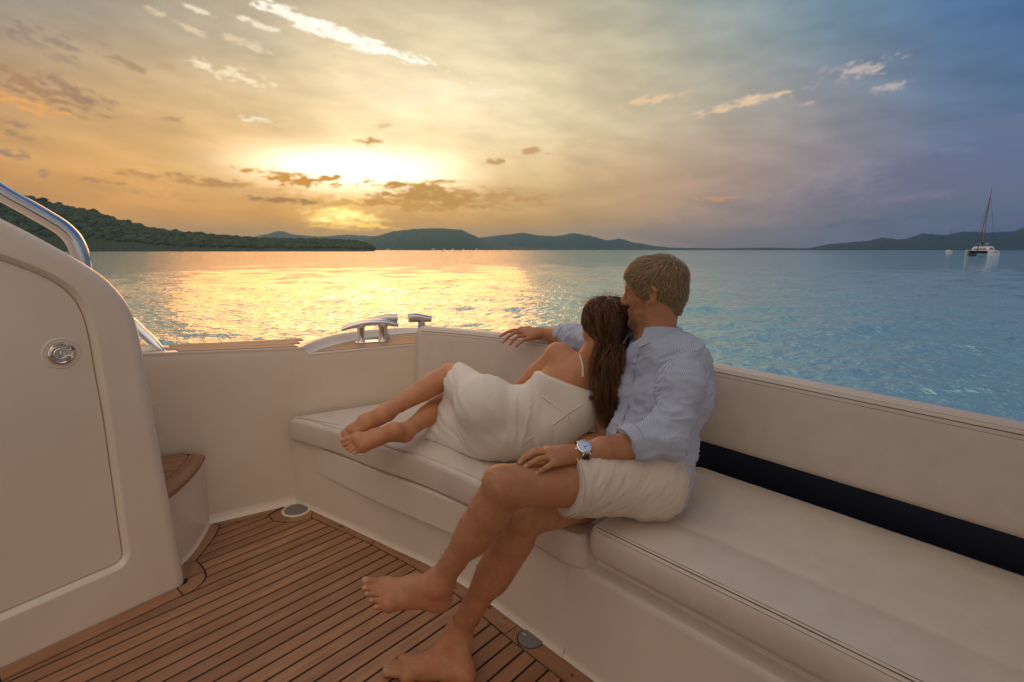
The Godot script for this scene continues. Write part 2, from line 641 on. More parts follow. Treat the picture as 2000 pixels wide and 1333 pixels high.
	cloud(im, 300, 378, 150, 9, 5, 0xd09a58, 0.6, 1.0, 0.8, 20.5)
	cloud(im, 520, 336, 62, 9, 4, 0xdb9b40, 0.85, 1.0, 0.5, 21.0)
	cloud(im, 560, 372, 110, 26, 6, 0xeba63c, 0.75, 1.0, 0.9, 21.5, 0.9)
	cloud(im, 600, 352, 82, 12, -1, 0xe0982c, 0.95, 1.0, 0.35, 22.0)
	cloud(im, 555, 392, 80, 7, 2, 0xb8813f, 0.95, 1.0, 0.5, 23.0)
	cloud(im, 660, 398, 70, 8, 3, 0xf2b23a, 0.9, 1.0, 0.6, 23.5)
	cloud(im, 842, 382, 135, 27, 6, 0xd3983e, 1.0, 1.0, 0.35, 24.0, 1.0)
	cloud(im, 790, 400, 110, 14, 4, 0xe2a038, 0.9, 1.0, 0.5, 24.5)
	cloud(im, 985, 388, 90, 20, 4, 0xd59d4c, 0.8, 1.0, 0.6, 25.0)
	cloud(im, 900, 440, 180, 20, 2, 0xe8a53a, 0.6, 1.0, 0.8, 25.5, 0.8)
	cloud(im, 700, 455, 210, 12, 0, 0xe6a542, 0.7, 1.0, 0.8, 25.8, 0.6)
	cloud(im, 672, 424, 92, 24, 2, 0xffe58a, 1.0, 3.6, 0.9, 26.0, 0.5)
	cloud(im, 690, 442, 80, 9, 2, 0xffc030, 0.8, 2.2, 0.7, 26.5)
	cloud(im, 875, 354, 40, 5, 3, 0xd8a04c, 0.8, 1.0, 0.5, 27.0)
	cloud(im, 720, 278, 26, 9, 6, 0xd6a560, 0.95, 1.0, 0.5, 28.0)
	cloud(im, 748, 246, 30, 8, 0, 0xecc890, 0.8, 1.0, 0.6, 28.5)
	cloud(im, 962, 313, 24, 8, 3, 0xcfa268, 0.95, 1.0, 0.5, 29.0)
	cloud(im, 1015, 292, 70, 8, 4, 0xf6e2b8, 0.5, 1.0, 0.8, 30.0)
	cloud(im, 1046, 295, 30, 7, 2, 0xd3a774, 0.95, 1.0, 0.4, 30.5)
	cloud(im, 1118, 274, 38, 8, 0, 0xe2c390, 0.8, 1.0, 0.6, 31.0)
	cloud(im, 1268, 197, 56, 9, -9, 0xe9c79a, 0.9, 1.0, 0.5, 32.0)
	cloud(im, 1462, 200, 105, 10, -7, 0xe6c7a2, 0.9, 1.0, 0.5, 33.0)
	cloud(im, 1577, 203, 18, 6, -14, 0xd8baa2, 0.8, 1.0, 0.5, 33.5)
	cloud(im, 1670, 137, 78, 16, -4, 0xbfb3ac, 0.85, 1.0, 0.6, 34.0)
	cloud(im, 1740, 170, 50, 8, -7, 0xb6aeaa, 0.8, 1.0, 0.5, 34.5)
	cloud(im, 1385, 343, 46, 6, -5, 0xa99884, 0.6, 1.0, 0.7, 35.0)
	cloud(im, 1400, 388, 60, 6, 4, 0xd8a572, 0.8, 1.0, 0.6, 36.0)
	cloud(im, 1280, 230, 200, 40, -20, 0xd9c9a0, 0.35, 1.0, 1.2, 37.0, 0.8)
	cloud(im, 880, 190, 200, 40, -3, 0xfff4e2, 0.6, 1.05, 1.2, 38.0, 0.8)
	cloud(im, 1380, 60, 260, 36, -14, 0xb4b0a0, 0.3, 1.0, 1.2, 39.0, 0.9)
	# the panorama starts straight ahead; the halves change places
	var out := Image.create(SKY_W, SKY_H, false, Image.FORMAT_RGBF)
	out.blit_rect(im, Rect2i(SKY_W / 2, 0, SKY_W / 2, SKY_H), Vector2i.ZERO)
	out.blit_rect(im, Rect2i(0, 0, SKY_W / 2, SKY_H), Vector2i(SKY_W / 2, 0))
	return out

# ---------------------------------------------------------------- the scene
func _ready() -> void:
	var t0 := Time.get_ticks_msec()
	# camera
	var cam := Camera3D.new()
	cam.name = "camera"
	add_child(cam)
	cam.position = EYE
	cam.rotation = Vector3(-PITCH, 0, 0)
	cam.fov = rad_to_deg(2.0 * atan(666.5 / FOC))
	cam.near = 0.05
	cam.far = 30000.0
	cam.current = true
	# sky
	var env := Environment.new()
	env.background_mode = Environment.BG_SKY
	var sm := PanoramaSkyMaterial.new()
	sm.panorama = ImageTexture.create_from_image(build_sky())
	env.sky = Sky.new()
	env.sky.sky_material = sm
	env.tonemap_mode = Environment.TONE_MAPPER_LINEAR
	env.tonemap_exposure = 1.57
	env.sdfgi_enabled = true
	env.ssao_enabled = true
	env.ssil_enabled = true
	# evening haze over the water, which scatters the low sun forwards
	env.volumetric_fog_enabled = true
	env.volumetric_fog_density = 0.00014
	env.volumetric_fog_albedo = Color(0.46, 0.74, 1.0)
	env.volumetric_fog_anisotropy = 0.65
	var we := WorldEnvironment.new()
	we.name = "world_environment"
	we.environment = env
	add_child(we)
	# sun, low behind thin cloud
	var sun := DirectionalLight3D.new()
	sun.name = "sun"
	sun.light_color = Color(1.0, 0.62, 0.30)
	sun.light_energy = 0.26
	sun.light_angular_distance = 34.0
	sun.shadow_enabled = true
	add_child(sun)
	sun.look_at_from_position(Vector3.ZERO, -ray(700, 325), Vector3.UP)
	# the yacht's frame, from the vanishing point of the bench
	var e1 := ray(-60, 425).normalized()
	var e2 := e1.cross(Vector3.UP).normalized()
	var ub := e2.cross(e1)
	var r := ray(800, 1200)
	var ref := EYE + r * (-1.28 / r.y)
	BT = Transform3D(Basis(e2, ub, -e1), ref)
	BI = BT.affine_inverse()
	EL = BI * EYE
	print("frame ", BT.basis.determinant(), " eye ", EL)
	make_materials()
	print("materials ", Time.get_ticks_msec() - t0)
	sea()
	hills()
	print("sea and hills ", Time.get_ticks_msec() - t0)
	hull()
	deck()
	bulwark()
	cabinet()
	corner_step()
	bench()
	added_roof()
	print("yacht ", Time.get_ticks_msec() - t0)
	fittings()
	sailing_boats()
	people()
	print("all ", Time.get_ticks_msec() - t0)

var M := {}
func make_materials() -> void:
	var fine := noise_image(512, 512, 0.03, 3)
	var coarse := noise_image(256, 256, 0.012, 5)
	# gelcoat: cream-white, glossy, faint unevenness
	var gel := mat(Color.WHITE, 0.17)
	gel.albedo_texture = tex(ramp_image(coarse, lin(0.73, 0.645, 0.53), lin(0.79, 0.705, 0.59)))
	gel.uv1_triplanar = true
	gel.uv1_scale = Vector3(0.7, 0.7, 0.7)
	var smear := Image.create(256, 256, true, Image.FORMAT_RGB8)
	for y in 256:
		for x in 256:
			var q := 0.15 + 0.05 * coarse.get_pixel(x, y).r + 0.04 * fine.get_pixel(x * 2, y * 2).r
			smear.set_pixel(x, y, Color(q, q, q))
	gel.roughness = 1.0
	gel.roughness_texture = tex(smear)
	M.gel = gel
	var vin := mat(Color.WHITE, 0.44)
	var pebble := noise_image(512, 512, 0.09, 8, 3)
	vin.albedo_texture = tex(ramp_image(coarse, lin(0.65, 0.56, 0.475), lin(0.71, 0.62, 0.53)))
	vin.normal_enabled = true
	vin.normal_texture = normal_tex(pebble, 1.2)
	vin.normal_scale = 0.5
	vin.uv1_triplanar = true
	vin.uv1_scale = Vector3(3, 3, 3)
	M.vinyl = vin
	M.seam = mat(lin(0.17, 0.12, 0.09), 0.8)
	M.navy = mat(lin(0.006, 0.014, 0.038), 0.5)
	M.rubber = mat(lin(0.006, 0.006, 0.007), 0.9)
	M.hull = mat(lin(0.62, 0.6, 0.56), 0.25)
	var st := mat(lin(0.80, 0.79, 0.77), 0.07, 1.0)
	M.steel = st
	M.steel_dull = mat(lin(0.62, 0.61, 0.60), 0.2, 1.0)
	M.glass_lens = mat(lin(0.19, 0.19, 0.185), 0.18)
	# teak: grain runs along the board
	for k in 5:
		var g := FastNoiseLite.new()
		g.seed = 40 + k
		g.frequency = 0.01
		g.fractal_octaves = 4
		var im := Image.create(512, 256, true, Image.FORMAT_RGB8)
		var tone: float = [0.9, 1.0, 1.1, 0.95, 1.0][k]
		var a := Vector3(0.215, 0.096, 0.044) * tone
		var b := Vector3(0.47, 0.25, 0.13) * tone
		if k == 4:
			# boards bleached by the sun on the gunwale
			a = Vector3(0.30, 0.205, 0.125)
			b = Vector3(0.50, 0.37, 0.25)
		for y in 256:
			for x in 512:
				var n := g.get_noise_2d(x * 0.32, y * 5.0) * 0.5 + 0.5
				var n2 := g.get_noise_2d(x * 1.6 + 900.0, y * 26.0) * 0.5 + 0.5
				var n3 := g.get_noise_2d(x * 1.0, y * 1.2 + 500.0) * 0.5 + 0.5
				var c := a.lerp(b, clampf(n * 0.55 + n2 * 0.4 + (n3 - 0.5) * 0.45, 0, 1))
				im.set_pixel(x, y, lin(c.x, c.y, c.z))
		var m := mat(Color.WHITE, 0.62)
		m.albedo_texture = tex(im)
		m.uv1_scale = Vector3(0.9, 3.4, 1)
		M["teak%d" % k] = m
		if k == 1:
			# the boards along the bench carry drips and dark stains
			var sp := im.duplicate() as Image
			var rg := RandomNumberGenerator.new()
			rg.seed = 5
			for s in 80:
				var c0 := Vector2(rg.randf() * 512.0, rg.randf() * 256.0)
				var rr := Vector2(rg.randf_range(1, 7), rg.randf_range(3, 9))
				for y in range(-12, 13):
					for x in range(-16, 17):
						var q := Vector2(x, y) / rr
						var e := q.length() + g.get_noise_2d(c0.x + x * 6.0, c0.y + y * 6.0) * 0.7
						if e < 1.0:
							var px := posmod(int(c0.x) + x, 512)
							var py := posmod(int(c0.y) + y, 256)
							sp.set_pixel(px, py, sp.get_pixel(px, py).lerp(lin(0.07, 0.024, 0.01), 0.75 * smoothstep(1.0, 0.6, e)))
			var ms := mat(Color.WHITE, 0.6)
			ms.albedo_texture = tex(sp)
			ms.uv1_scale = Vector3(0.9, 3.4, 1)
			M.teak_stained = ms
	M.fine = fine
	M.coarse = coarse

# ---------------------------------------------------------------- sea and land
func sea() -> void:
	# a sheet that follows the eye's distance: rows close together near by, far apart towards the horizon
	var rows := 430
	var cols := 640
	var mb := MB.new()
	var waves := []
	var rg := RandomNumberGenerator.new()
	rg.seed = 21
	for i in 26:
		var wl := 0.38 * pow(1.128, i)
		var ang := deg_to_rad(100.0) + rg.randfn(0.0, 0.42)
		waves.append([Vector2(cos(ang), sin(ang)) * (TAU / wl), rg.randf() * TAU, (0.0088 if wl < 2.6 else 0.0066) * pow(wl, 0.62), wl])
	var half := deg_to_rad(64.0)
	var dist := PackedFloat32Array()
	for i in rows:
		# even steps in the picture down to 60 m, then wider and wider
		var t := float(i) / (rows - 1)
		var dep := lerpf(0.62, 0.00038, 1.0 - pow(1.0 - t, 1.35))
		dist.append(EYE.y / dep)
	for i in rows:
		var r := dist[i]
		var step := (dist[mini(i + 1, rows - 1)] - dist[maxi(i - 1, 0)]) * 0.5
		var side := r * half * 2.0 / cols
		for j in cols + 1:
			var a := -half + half * 2.0 * j / cols
			var p := Vector2(sin(a) * r, -cos(a) * r)
			var y := 0.0
			var push := Vector2.ZERO
			for w in waves:
				var wl: float = w[3]
				var keep := clampf(wl / (maxf(step, side) * 2.2) - 0.6, 0.0, 1.0)
				if keep > 0.0:
					var kv: Vector2 = w[0]
					var ph: float = kv.dot(p) + (w[1] as float)
					var am: float = (w[2] as float) * keep
					y += am * sin(ph)
					push += kv * (wl / TAU) * (cos(ph) * am * 0.6)
			mb.add(Vector3(p.x + push.x, y, p.y + push.y))
	for i in rows - 1:
		for j in cols:
			var q := i * (cols + 1) + j
			mb.quad(q, q + cols + 1, q + cols + 2, q + 1)
	var wm := mat(lin(0.36, 0.60, 0.62), 0.05, 0.62)
	wm.metallic_specular = 0.5
	var nz := noise_image(1024, 1024, 0.012, 77, 5)
	wm.normal_enabled = true
	wm.normal_texture = normal_tex(nz, 18.0)
	wm.normal_scale = 0.9
	wm.uv1_triplanar = true
	wm.uv1_world_triplanar = true
	wm.uv1_scale = Vector3(0.17, 0.17, 0.30)
	M.water = wm
	lone("water", mb.mesh(180.0), wm, "structure", "calm rippled sea reaching to the far hills", "")
	# the rest of the sea, behind and beside the camera and under the yacht
	var mb2 := MB.new()
	var ring := []
	for k in 2:
		var row := PackedVector3Array()
		for j in 49:
			var a := half + (TAU - 2.0 * half) * j / 48.0
			row.append(Vector3(sin(a), 0, -cos(a)) * [3.4, 6000.0][k] + Vector3(0, -0.02, 0))
		ring.append(row)
	mb2.loft(ring, false, false)
	if mb2.v.size() > 0:
		mb2.flip()
	lone("water", mb2.mesh(180.0), wm, "structure", "open sea behind the yacht", "")

func ridge(called: String, label: String, pts: Array, dist: float, depth: float, m: Material, rough: float, sd: int, cover := 0.0) -> MeshInstance3D:
	# a hill whose crest runs through the directions of those photo pixels at that distance; slopes to the water on both sides
	var n := FastNoiseLite.new()
	n.seed = sd
	n.frequency = 1.0
	n.fractal_octaves = 4
	var mb := MB.new()
	var rows := 15
	var cols := 260
	var x0: float = pts[0][0]
	var x1: float = pts[-1][0]
	for i in rows:
		var t := float(i) / (rows - 1)
		for j in cols + 1:
			var x := lerpf(x0, x1, float(j) / cols)
			var k := 0
			while k < pts.size() - 2 and x > pts[k + 1][0]:
				k += 1
			var a: Array = pts[k]
			var b: Array = pts[k + 1]
			var u := clampf((x - a[0]) / maxf(b[0] - a[0], 0.001), 0, 1)
			var y := lerpf(a[1], b[1], u * u * (3.0 - 2.0 * u) * 0.5 + u * 0.5)
			var top := maxf(488.5 - y, 0.0) / FOC * dist * sqrt(1.0 + pow((x - 1000.0) / FOC, 2.0)) * cos(PITCH) + 2.3
			var dr := ray(x, 488.0)
			dr.y = 0
			var away := (t - 0.42) * depth
			var prof := pow(clampf(t / 0.42, 0, 1), 0.72) if t <= 0.42 else pow(clampf((1.0 - t) / 0.58, 0, 1), 0.8)
			var p := dr * (dist + away)
			var bump := n.get_noise_2d(x * 0.03, t * 3.0) * 0.16 + n.get_noise_2d(x * 0.11, t * 9.0) * 0.06
			var h := top * prof * (1.0 + bump * (1.0 - smoothstep(0.30, 0.42, t) * (1.0 - smoothstep(0.42, 0.6, t))))
			h += n.get_noise_2d(x * 0.5, t * 20.0) * rough * clampf(h / 6.0, 0, 1)
			mb.add(Vector3(p.x, h - 1.2 * (1.0 if i == 0 or i == rows - 1 else 0.0), p.z))
	for i in rows - 1:
		for j in cols:
			var q := i * (cols + 1) + j
			mb.quad(q, q + cols + 1, q + cols + 2, q + 1)
	return lone(called, mb.mesh(180.0), m, "structure", label, "")

func hills() -> void:
	var green := mat(Color.WHITE, 0.95)
	var gi := noise_image(512, 512, 0.02, 31, 5)
	green.albedo_texture = tex(ramp_image(gi, lin(0.022, 0.038, 0.017), lin(0.052, 0.074, 0.032)))
	green.uv1_triplanar = true
	green.uv1_world_triplanar = true
	green.uv1_scale = Vector3(0.012, 0.012, 0.012)
	M.forest = green
	ridge("headland", "dark green wooded headland sloping down to the water", [[-520, 330], [-200, 372], [-40, 392], [60, 412], [130, 423], [190, 432], [250, 446], [300, 457], [360, 463], [440, 468], [500, 472], [560, 474], [640, 474], [700, 477], [728, 486]], 900.0, 420.0, green, 3.0, 4)
	ridge("hill", "hazy broad hill below the setting sun", [[640, 487], [690, 474], [740, 461], [775, 452], [815, 448], [860, 446.5], [900, 449], [925, 460], [950, 471], [1000, 481], [1060, 487]], 3300.0, 1100.0, green, 6.0, 5)
	ridge("hill", "low far peak behind the wooded headland", [[370, 484], [400, 464], [440, 462], [480, 468], [520, 461], [548, 454], [580, 461], [620, 464], [680, 460], [740, 463], [800, 470], [860, 484]], 5200.0, 1500.0, green, 8.0, 6)
	ridge("hill", "long hazy range with low saddle and small eastern peak", [[900, 484], [940, 464], [985, 459], [1020, 455], [1050, 460], [1085, 462], [1120, 456], [1150, 461], [1185, 470], [1210, 467], [1240, 475], [1285, 482], [1320, 486]], 4600.0, 1300.0, green, 8.0, 7)
	ridge("shore", "low flat wooded shore strip along the horizon", [[1000, 485.5], [1180, 485], [1300, 484.6], [1400, 486], [1500, 485], [1560, 486], [1640, 485], [1800, 486]], 4000.0, 500.0, green, 3.0, 8)
	ridge("hill", "blue wooded hills behind the anchored catamaran", [[1540, 487], [1580, 486], [1620, 479], [1690, 474], [1720, 469], [1760, 472], [1800, 463], [1840, 466], [1880, 461], [1930, 463], [1975, 462], [2010, 452], [2080, 444], [2200, 450], [2300, 462]], 3600.0, 1200.0, green, 6.0, 9)
	# pale houses along the foot of the hazy hill
	var wall := mat(lin(0.7, 0.66, 0.6), 0.8)
	var tile := mat(lin(0.24, 0.10, 0.06), 0.8)
	for q in [[700, 15.0], [758, 10.0], [846, 13.0], [868, 9.0], [884, 14.0], [905, 10.0], [931, 12.0]]:
		var r := ray(q[0], 488.5)
		r.y = 0
		var at := r * 2700.0
		var w: float = q[1]
		var h := thing("shore_house", "tiny pale house on the shore below the hazy hill", "house", at, "houses on the far shore", false)
		var wm2 := MB.new()
		wm2.box(at + Vector3(0, 3.2, 0), Vector3(w, 6.6, w * 0.7), 0.1)
		wm2.outwards()
		part("wall", wm2.mesh(), wall, h)
		var rm := MB.new()
		rm.loft([PackedVector3Array([at + Vector3(-w * 0.56, 6.4, w * 0.42), at + Vector3(-w * 0.56, 9.2, 0), at + Vector3(-w * 0.56, 6.4, -w * 0.42)]), PackedVector3Array([at + Vector3(w * 0.56, 6.4, w * 0.42), at + Vector3(w * 0.56, 9.2, 0), at + Vector3(w * 0.56, 6.4, -w * 0.42)])])
		rm.outwards()
		part("roof", rm.mesh(20), tile, h)
	# crowns of the wood on the headland: a mass nobody could count
	var rg := RandomNumberGenerator.new()
	rg.seed = 9
	var crown := MB.new()
	var cn := FastNoiseLite.new()
	cn.seed = 2
	cn.frequency = 1.4
	var cr := []
	for i in 6:
		var a := PI * clampf(i / 5.0, 0.04, 0.96)
		var row := PackedVector3Array()
		for k in 9:
			var w := TAU * k / 9.0
			var q := Vector3(sin(a) * cos(w), cos(a) * 0.75, sin(a) * sin(w))
			row.append(q * (1.0 + cn.get_noise_3dv(q * 1.7) * 0.5))
		cr.append(row)
	crown.loft(cr)
	crown.outwards()
	var mm := MultiMesh.new()
	mm.transform_format = MultiMesh.TRANSFORM_3D
	mm.use_colors = true
	mm.mesh = crown.mesh(60.0)
	var hl := get_node("headland") as MeshInstance3D
	var hv: PackedVector3Array = (hl.mesh as ArrayMesh).surface_get_arrays(0)[Mesh.ARRAY_VERTEX]
	var spots := []
	for i in range(1, 9):
		for j in 260:
			for q in 5:
				var a: Vector3 = hv[i * 261 + j]
				var b: Vector3 = hv[i * 261 + j + 1]
				var c: Vector3 = hv[(i + 1) * 261 + j]
				var p := a + (b - a) * rg.randf() + (c - a) * rg.randf()
				if p.y > 0.6 and p.x > -1150.0:
					spots.append(p)
	mm.instance_count = spots.size()
	for i in spots.size():
		var s := 1.6 + 4.6 * pow(rg.randf(), 1.8)
		var b := Basis(Vector3.UP, rg.randf() * TAU).scaled(Vector3(s, s * rg.randf_range(0.8, 1.2), s))
		mm.set_instance_transform(i, Transform3D(b, (spots[i] as Vector3) + Vector3(0, s * 0.2, 0)))
		var t := rg.randf_range(0.6, 1.4)
		mm.set_instance_color(i, Color(0.038 * t, 0.060 * t, 0.021 * t * rg.randf_range(0.8, 1.2)))
	var mi := MultiMeshInstance3D.new()
	mi.name = "forest"
	mi.multimesh = mm
	var lm := mat(Color.WHITE, 0.9)
	lm.vertex_color_use_as_albedo = true
	mi.material_override = lm
	add_child(mi)
	tag(mi, "dense green trees covering the wooded headland", "forest", "", "stuff")
	# trees that stand out above the crest
	var bark := mat(lin(0.06, 0.045, 0.03), 0.9)
	var leaf := mat(lin(0.022, 0.04, 0.016), 0.9)
	var labels := ["spreading tree on the highest shoulder of the headland", "round-topped tree beside the spreading tree on the headland", "lone broad tree halfway down the headland crest", "dark tree at the foot of the headland slope", "small tree at the low end of the headland"]
	var tp := [[97, 420, 12.0], [124, 424, 8.0], [258, 451, 9.5], [372, 465, 11.0], [492, 475, 10.0]]
	for i in tp.size():
		var t: Array = tp[i]
		var r := ray(t[0], 488.5)
		r.y = 0
		var gy: float = (488.5 - t[1]) / FOC * 900.0 * cos(PITCH) * sqrt(1.0 + pow((t[0] - 1000.0) / FOC, 2.0)) + 1.0
		var base := r * 890.0 + Vector3(0, gy - 3.0, 0)
		var o := thing("tree", labels[i], "tree", base, "", false)
		var hh: float = t[2]
		var tm := MB.new()
		tm.tube([base, base + Vector3(0.3, hh * 0.5, 0), base + Vector3(0.0, hh * 0.85, 0.2)], [0.5, 0.35, 0.12], 7)
		for k in 4:
			var w := TAU * k / 4.0 + i
			tm.tube([base + Vector3(0.2, hh * 0.45, 0), base + Vector3(cos(w) * hh * 0.3, hh * 0.75, sin(w) * hh * 0.3)], [0.22, 0.08], 5)
		tm.outwards()
		part("trunk", tm.mesh(60), bark, o)
		var cm := MB.new()
		for k in 150:
			var w := rg.randf() * TAU
			var rr := sqrt(rg.randf()) * hh * 0.62
			var p := base + Vector3(cos(w) * rr, hh * (0.72 + rg.randf() * 0.32) - rr * 0.28, sin(w) * rr)
			var s := rg.randf_range(0.35, 0.95)
			cm.ball(p, Vector3(s, s * 0.6, s), Basis(Vector3.UP, w), 3)
		cm.outwards()
		part("crown", cm.mesh(40), leaf, o)

# ---------------------------------------------------------------- the other boats
func sailing_boats() -> void:
	var white := mat(lin(0.62, 0.64, 0.66), 0.3)
	var grey := mat(lin(0.06, 0.065, 0.06), 0.6)
	var dark := mat(lin(0.012, 0.014, 0.018), 0.3)
	var blue := mat(lin(0.008, 0.014, 0.05), 0.8)
	var alu := mat(lin(0.10, 0.11, 0.13), 0.4, 0.3)
	# catamaran seen from ahead and to the side: bow to the left of the picture, 190 m off
	var D := 196.0
	var c0 := wd(1916, 503, D)
	c0.y = 0.0
	var right := Vector3(1, 0, 0.0)
	var yaw := deg_to_rad(38.0)
	var fw := Vector3(-cos(yaw), 0, sin(yaw))     # towards its bows
	var sd := Vector3(-sin(yaw), 0, -cos(yaw))    # across, far side
	var o := thing("catamaran", "white sailing catamaran with tall bare raked mast at anchor", "catamaran", c0, "", false)
	var B := func(f: float, s: float, y: float) -> Vector3: return c0 + fw * f + sd * s + Vector3(0, y, 0)
	for s in [-3.1, 3.1]:
		var hb := MB.new()
		var rows := []
		for k in 13:
			var t := k / 12.0
			var f := lerpf(-6.6, 6.9, t)
			var w := 0.95 * pow(clampf(1.0 - pow(t, 4.0), 0.02, 1), 0.7) * (0.75 + 0.25 * sin(PI * clampf(t + 0.25, 0, 1)))
			var top := 1.35 + 0.75 * smoothstep(0.0, 0.35, t)
			var row := PackedVector3Array()
			for q in [[-0.55, -0.4], [-1.0, 0.25], [-1.0, 1.0], [1.0, 1.0], [1.0, 0.25], [0.55, -0.4]]:
				row.append(B.call(f, s + q[0] * w, q[1] * top if q[1] > 0 else q[1]))
			rows.append(row)
		hb.loft(rows)
		hb.outwards()
		var h := part("hull", hb.mesh(35), white, o)
		for k in 3:
			var wn := MB.new()
			wn.box(B.call(-2.6 + k * 2.1, s - 0.98, 1.35), Vector3(1.2, 0.32, 0.06), 0.02, Basis(fw, Vector3.UP, -sd))
			wn.outwards()
			var p := part("hull_window", wn.mesh(), dark, h)
			p.position = Vector3.ZERO
	var br := MB.new()
	br.box(B.call(-1.4, 0, 1.35), Vector3(8.6, 0.7, 5.6), 0.1, Basis(fw, Vector3.UP, -sd))
	br.outwards()
	part("bridge_deck", br.mesh(), grey, o)
	var net := MB.new()
	net.box(B.call(4.4, 0, 1.75), Vector3(3.2, 0.06, 4.8), 0.01, Basis(fw, Vector3.UP, -sd))
	net.box(B.call(6.1, 0, 1.8), Vector3(0.25, 0.25, 5.4), 0.05, Basis(fw, Vector3.UP, -sd))
	net.outwards()
	part("trampoline", net.mesh(), grey, o)
	var cb := MB.new()
	var cr := []
	for q in [[3.2, 2.05, 2.1], [2.0, 2.9, 2.5], [0.6, 3.45, 2.6], [-3.6, 3.5, 2.6], [-5.4, 3.35, 2.5]]:
		var row := PackedVector3Array()
		for e in [[-1.0, 0.0], [-1.0, 0.6], [-0.82, 1.0], [0.82, 1.0], [1.0, 0.6], [1.0, 0.0]]:
			row.append(B.call(q[0], e[0] * q[2], lerpf(1.9, q[1], e[1])))
		cr.append(row)
	cb.loft(cr)
	cb.outwards()
	var cab := part("cabin", cb.mesh(35), white, o)
	for k in 3:
		var wn := MB.new()
		wn.box(B.call(1.4 - k * 1.7, -2.62, 2.6), Vector3(1.35, 0.52, 0.08), 0.05, Basis(fw, Vector3.UP, -sd))
		wn.outwards()
		var p := part("cabin_window", wn.mesh(), dark, cab)
		p.position = Vector3.ZERO
	var fr := MB.new()
	fr.box(B.call(2.62, 0, 2.5), Vector3(0.12, 0.62, 3.6), 0.04, Basis(fw.rotated(sd, 0.9), Vector3.UP.rotated(sd, 0.9), -sd))
	fr.outwards()
	var fp := part("windscreen", fr.mesh(), dark, cab)
	fp.position = Vector3.ZERO
	var bt := MB.new()
	bt.box(B.call(-1.2, 0, 4.6), Vector3(3.0, 0.14, 2.6), 0.05, Basis(fw, Vector3.UP, -sd))
	for s in [-1.1, 1.1]:
		for f in [-2.5, 0.1]:
			bt.tube([B.call(f, s, 3.4), B.call(f, s, 4.6)], 0.05, 6)
	bt.outwards()
	part("bimini", bt.mesh(), white, o)
	# rig: mast raked in the picture, boom with a furled sail in a blue cover, forestay with a furled jib
	var mt := wd(1938, 368, D)
	var mf: Vector3 = B.call(0.7, 0, 3.4)
	var rg := MB.new()
	rg.tube([mf, mf.lerp(mt, 0.5), mt], [0.17, 0.15, 0.10], 8)
	rg.outwards()
	var mast := part("mast", rg.mesh(60), alu, o)
	var sp := MB.new()
	var m5 := mf.lerp(mt, 0.52)
	sp.tube([m5 - sd * 1.6, m5, m5 + sd * 1.6], 0.045, 6)
	sp.outwards()
	var s5 := part("spreader", sp.mesh(), alu, mast)
	s5.position = Vector3.ZERO
	var bm := MB.new()
	bm.tube([mf + Vector3(0, 1.1, 0), mf + Vector3(0, 1.35, 0) - fw * 4.6], [0.34, 0.22], 8)
	bm.outwards()
	part("sail_cover", bm.mesh(60), blue, o)
	var jb := MB.new()
	jb.tube([B.call(6.1, 0, 2.0), mf.lerp(mt, 0.86)], [0.17, 0.07], 7)
	jb.outwards()
	part("furled_jib", jb.mesh(60), dark, o)
	for q in [[-4.6, -2.9], [-4.6, 2.9], [-1.2, -3.2], [-1.2, 3.2]]:
		var sh := MB.new()
		sh.tube([B.call(q[0], q[1], 2.0), mf.lerp(mt, 0.9)], 0.022, 5)
		sh.outwards()
		part("shroud", sh.mesh(60), dark, o)
	# the small sloop further off
	var D2 := 410.0
	var b0 := wd(1853, 496.6, D2)
	b0.y = 0
	var o2 := thing("sailboat", "small white sailboat with bare mast beyond the catamaran", "sailboat", b0, "", false)
	var f2 := Vector3(-0.86, 0, 0.5).normalized()
	var s2 := Vector3(-f2.z, 0, f2.x)
	var hb2 := MB.new()
	var rows2 := []
	for k in 11:
		var t := k / 10.0
		var w := 1.5 * pow(sin(PI * clampf(0.22 + t * 0.78, 0.0, 0.995)), 0.6)
		var row := PackedVector3Array()
		for q in [[-0.5, -0.3], [-1.0, 1.0], [1.0, 1.0], [0.5, -0.3]]:
			row.append(b0 + f2 * lerpf(-4.5, 5.0, t) + s2 * (q[0] * w) + Vector3(0, q[1] * (1.25 + 0.35 * t) if q[1] > 0 else q[1], 0))
		rows2.append(row)
	hb2.loft(rows2)
	hb2.outwards()
	part("hull", hb2.mesh(35), white, o2)
	var cb2 := MB.new()
	cb2.box(b0 + f2 * 0.6 + Vector3(0, 1.8, 0), Vector3(4.2, 0.8, 1.9), 0.25, Basis(f2, Vector3.UP, s2))
	cb2.outwards()
	part("cabin", cb2.mesh(), white, o2)
	var m2 := MB.new()
	var mtop := wd(1858, 449, D2)
	m2.tube([b0 + f2 * 1.0 + Vector3(0, 1.8, 0), mtop], [0.16, 0.10], 6)
	m2.outwards()
	part("mast", m2.mesh(60), alu, o2)
	var bm2 := MB.new()
	bm2.tube([b0 + f2 * 0.8 + Vector3(0, 3.1, 0), b0 - f2 * 3.2 + Vector3(0, 3.1, 0)], [0.3, 0.2], 6)
	bm2.outwards()
	part("sail_cover", bm2.mesh(60), blue, o2)
	var st2 := MB.new()
	st2.tube([b0 + f2 * 4.9 + Vector3(0, 1.7, 0), mtop], 0.05, 5)
	st2.tube([b0 - f2 * 4.4 + Vector3(0, 1.5, 0), mtop], 0.03, 5)
	st2.outwards()
	part("stays", st2.mesh(60), dark, o2)

# ---------------------------------------------------------------- the yacht
func V2(p: Vector3) -> Vector2:
	return Vector2(p.x, p.z)

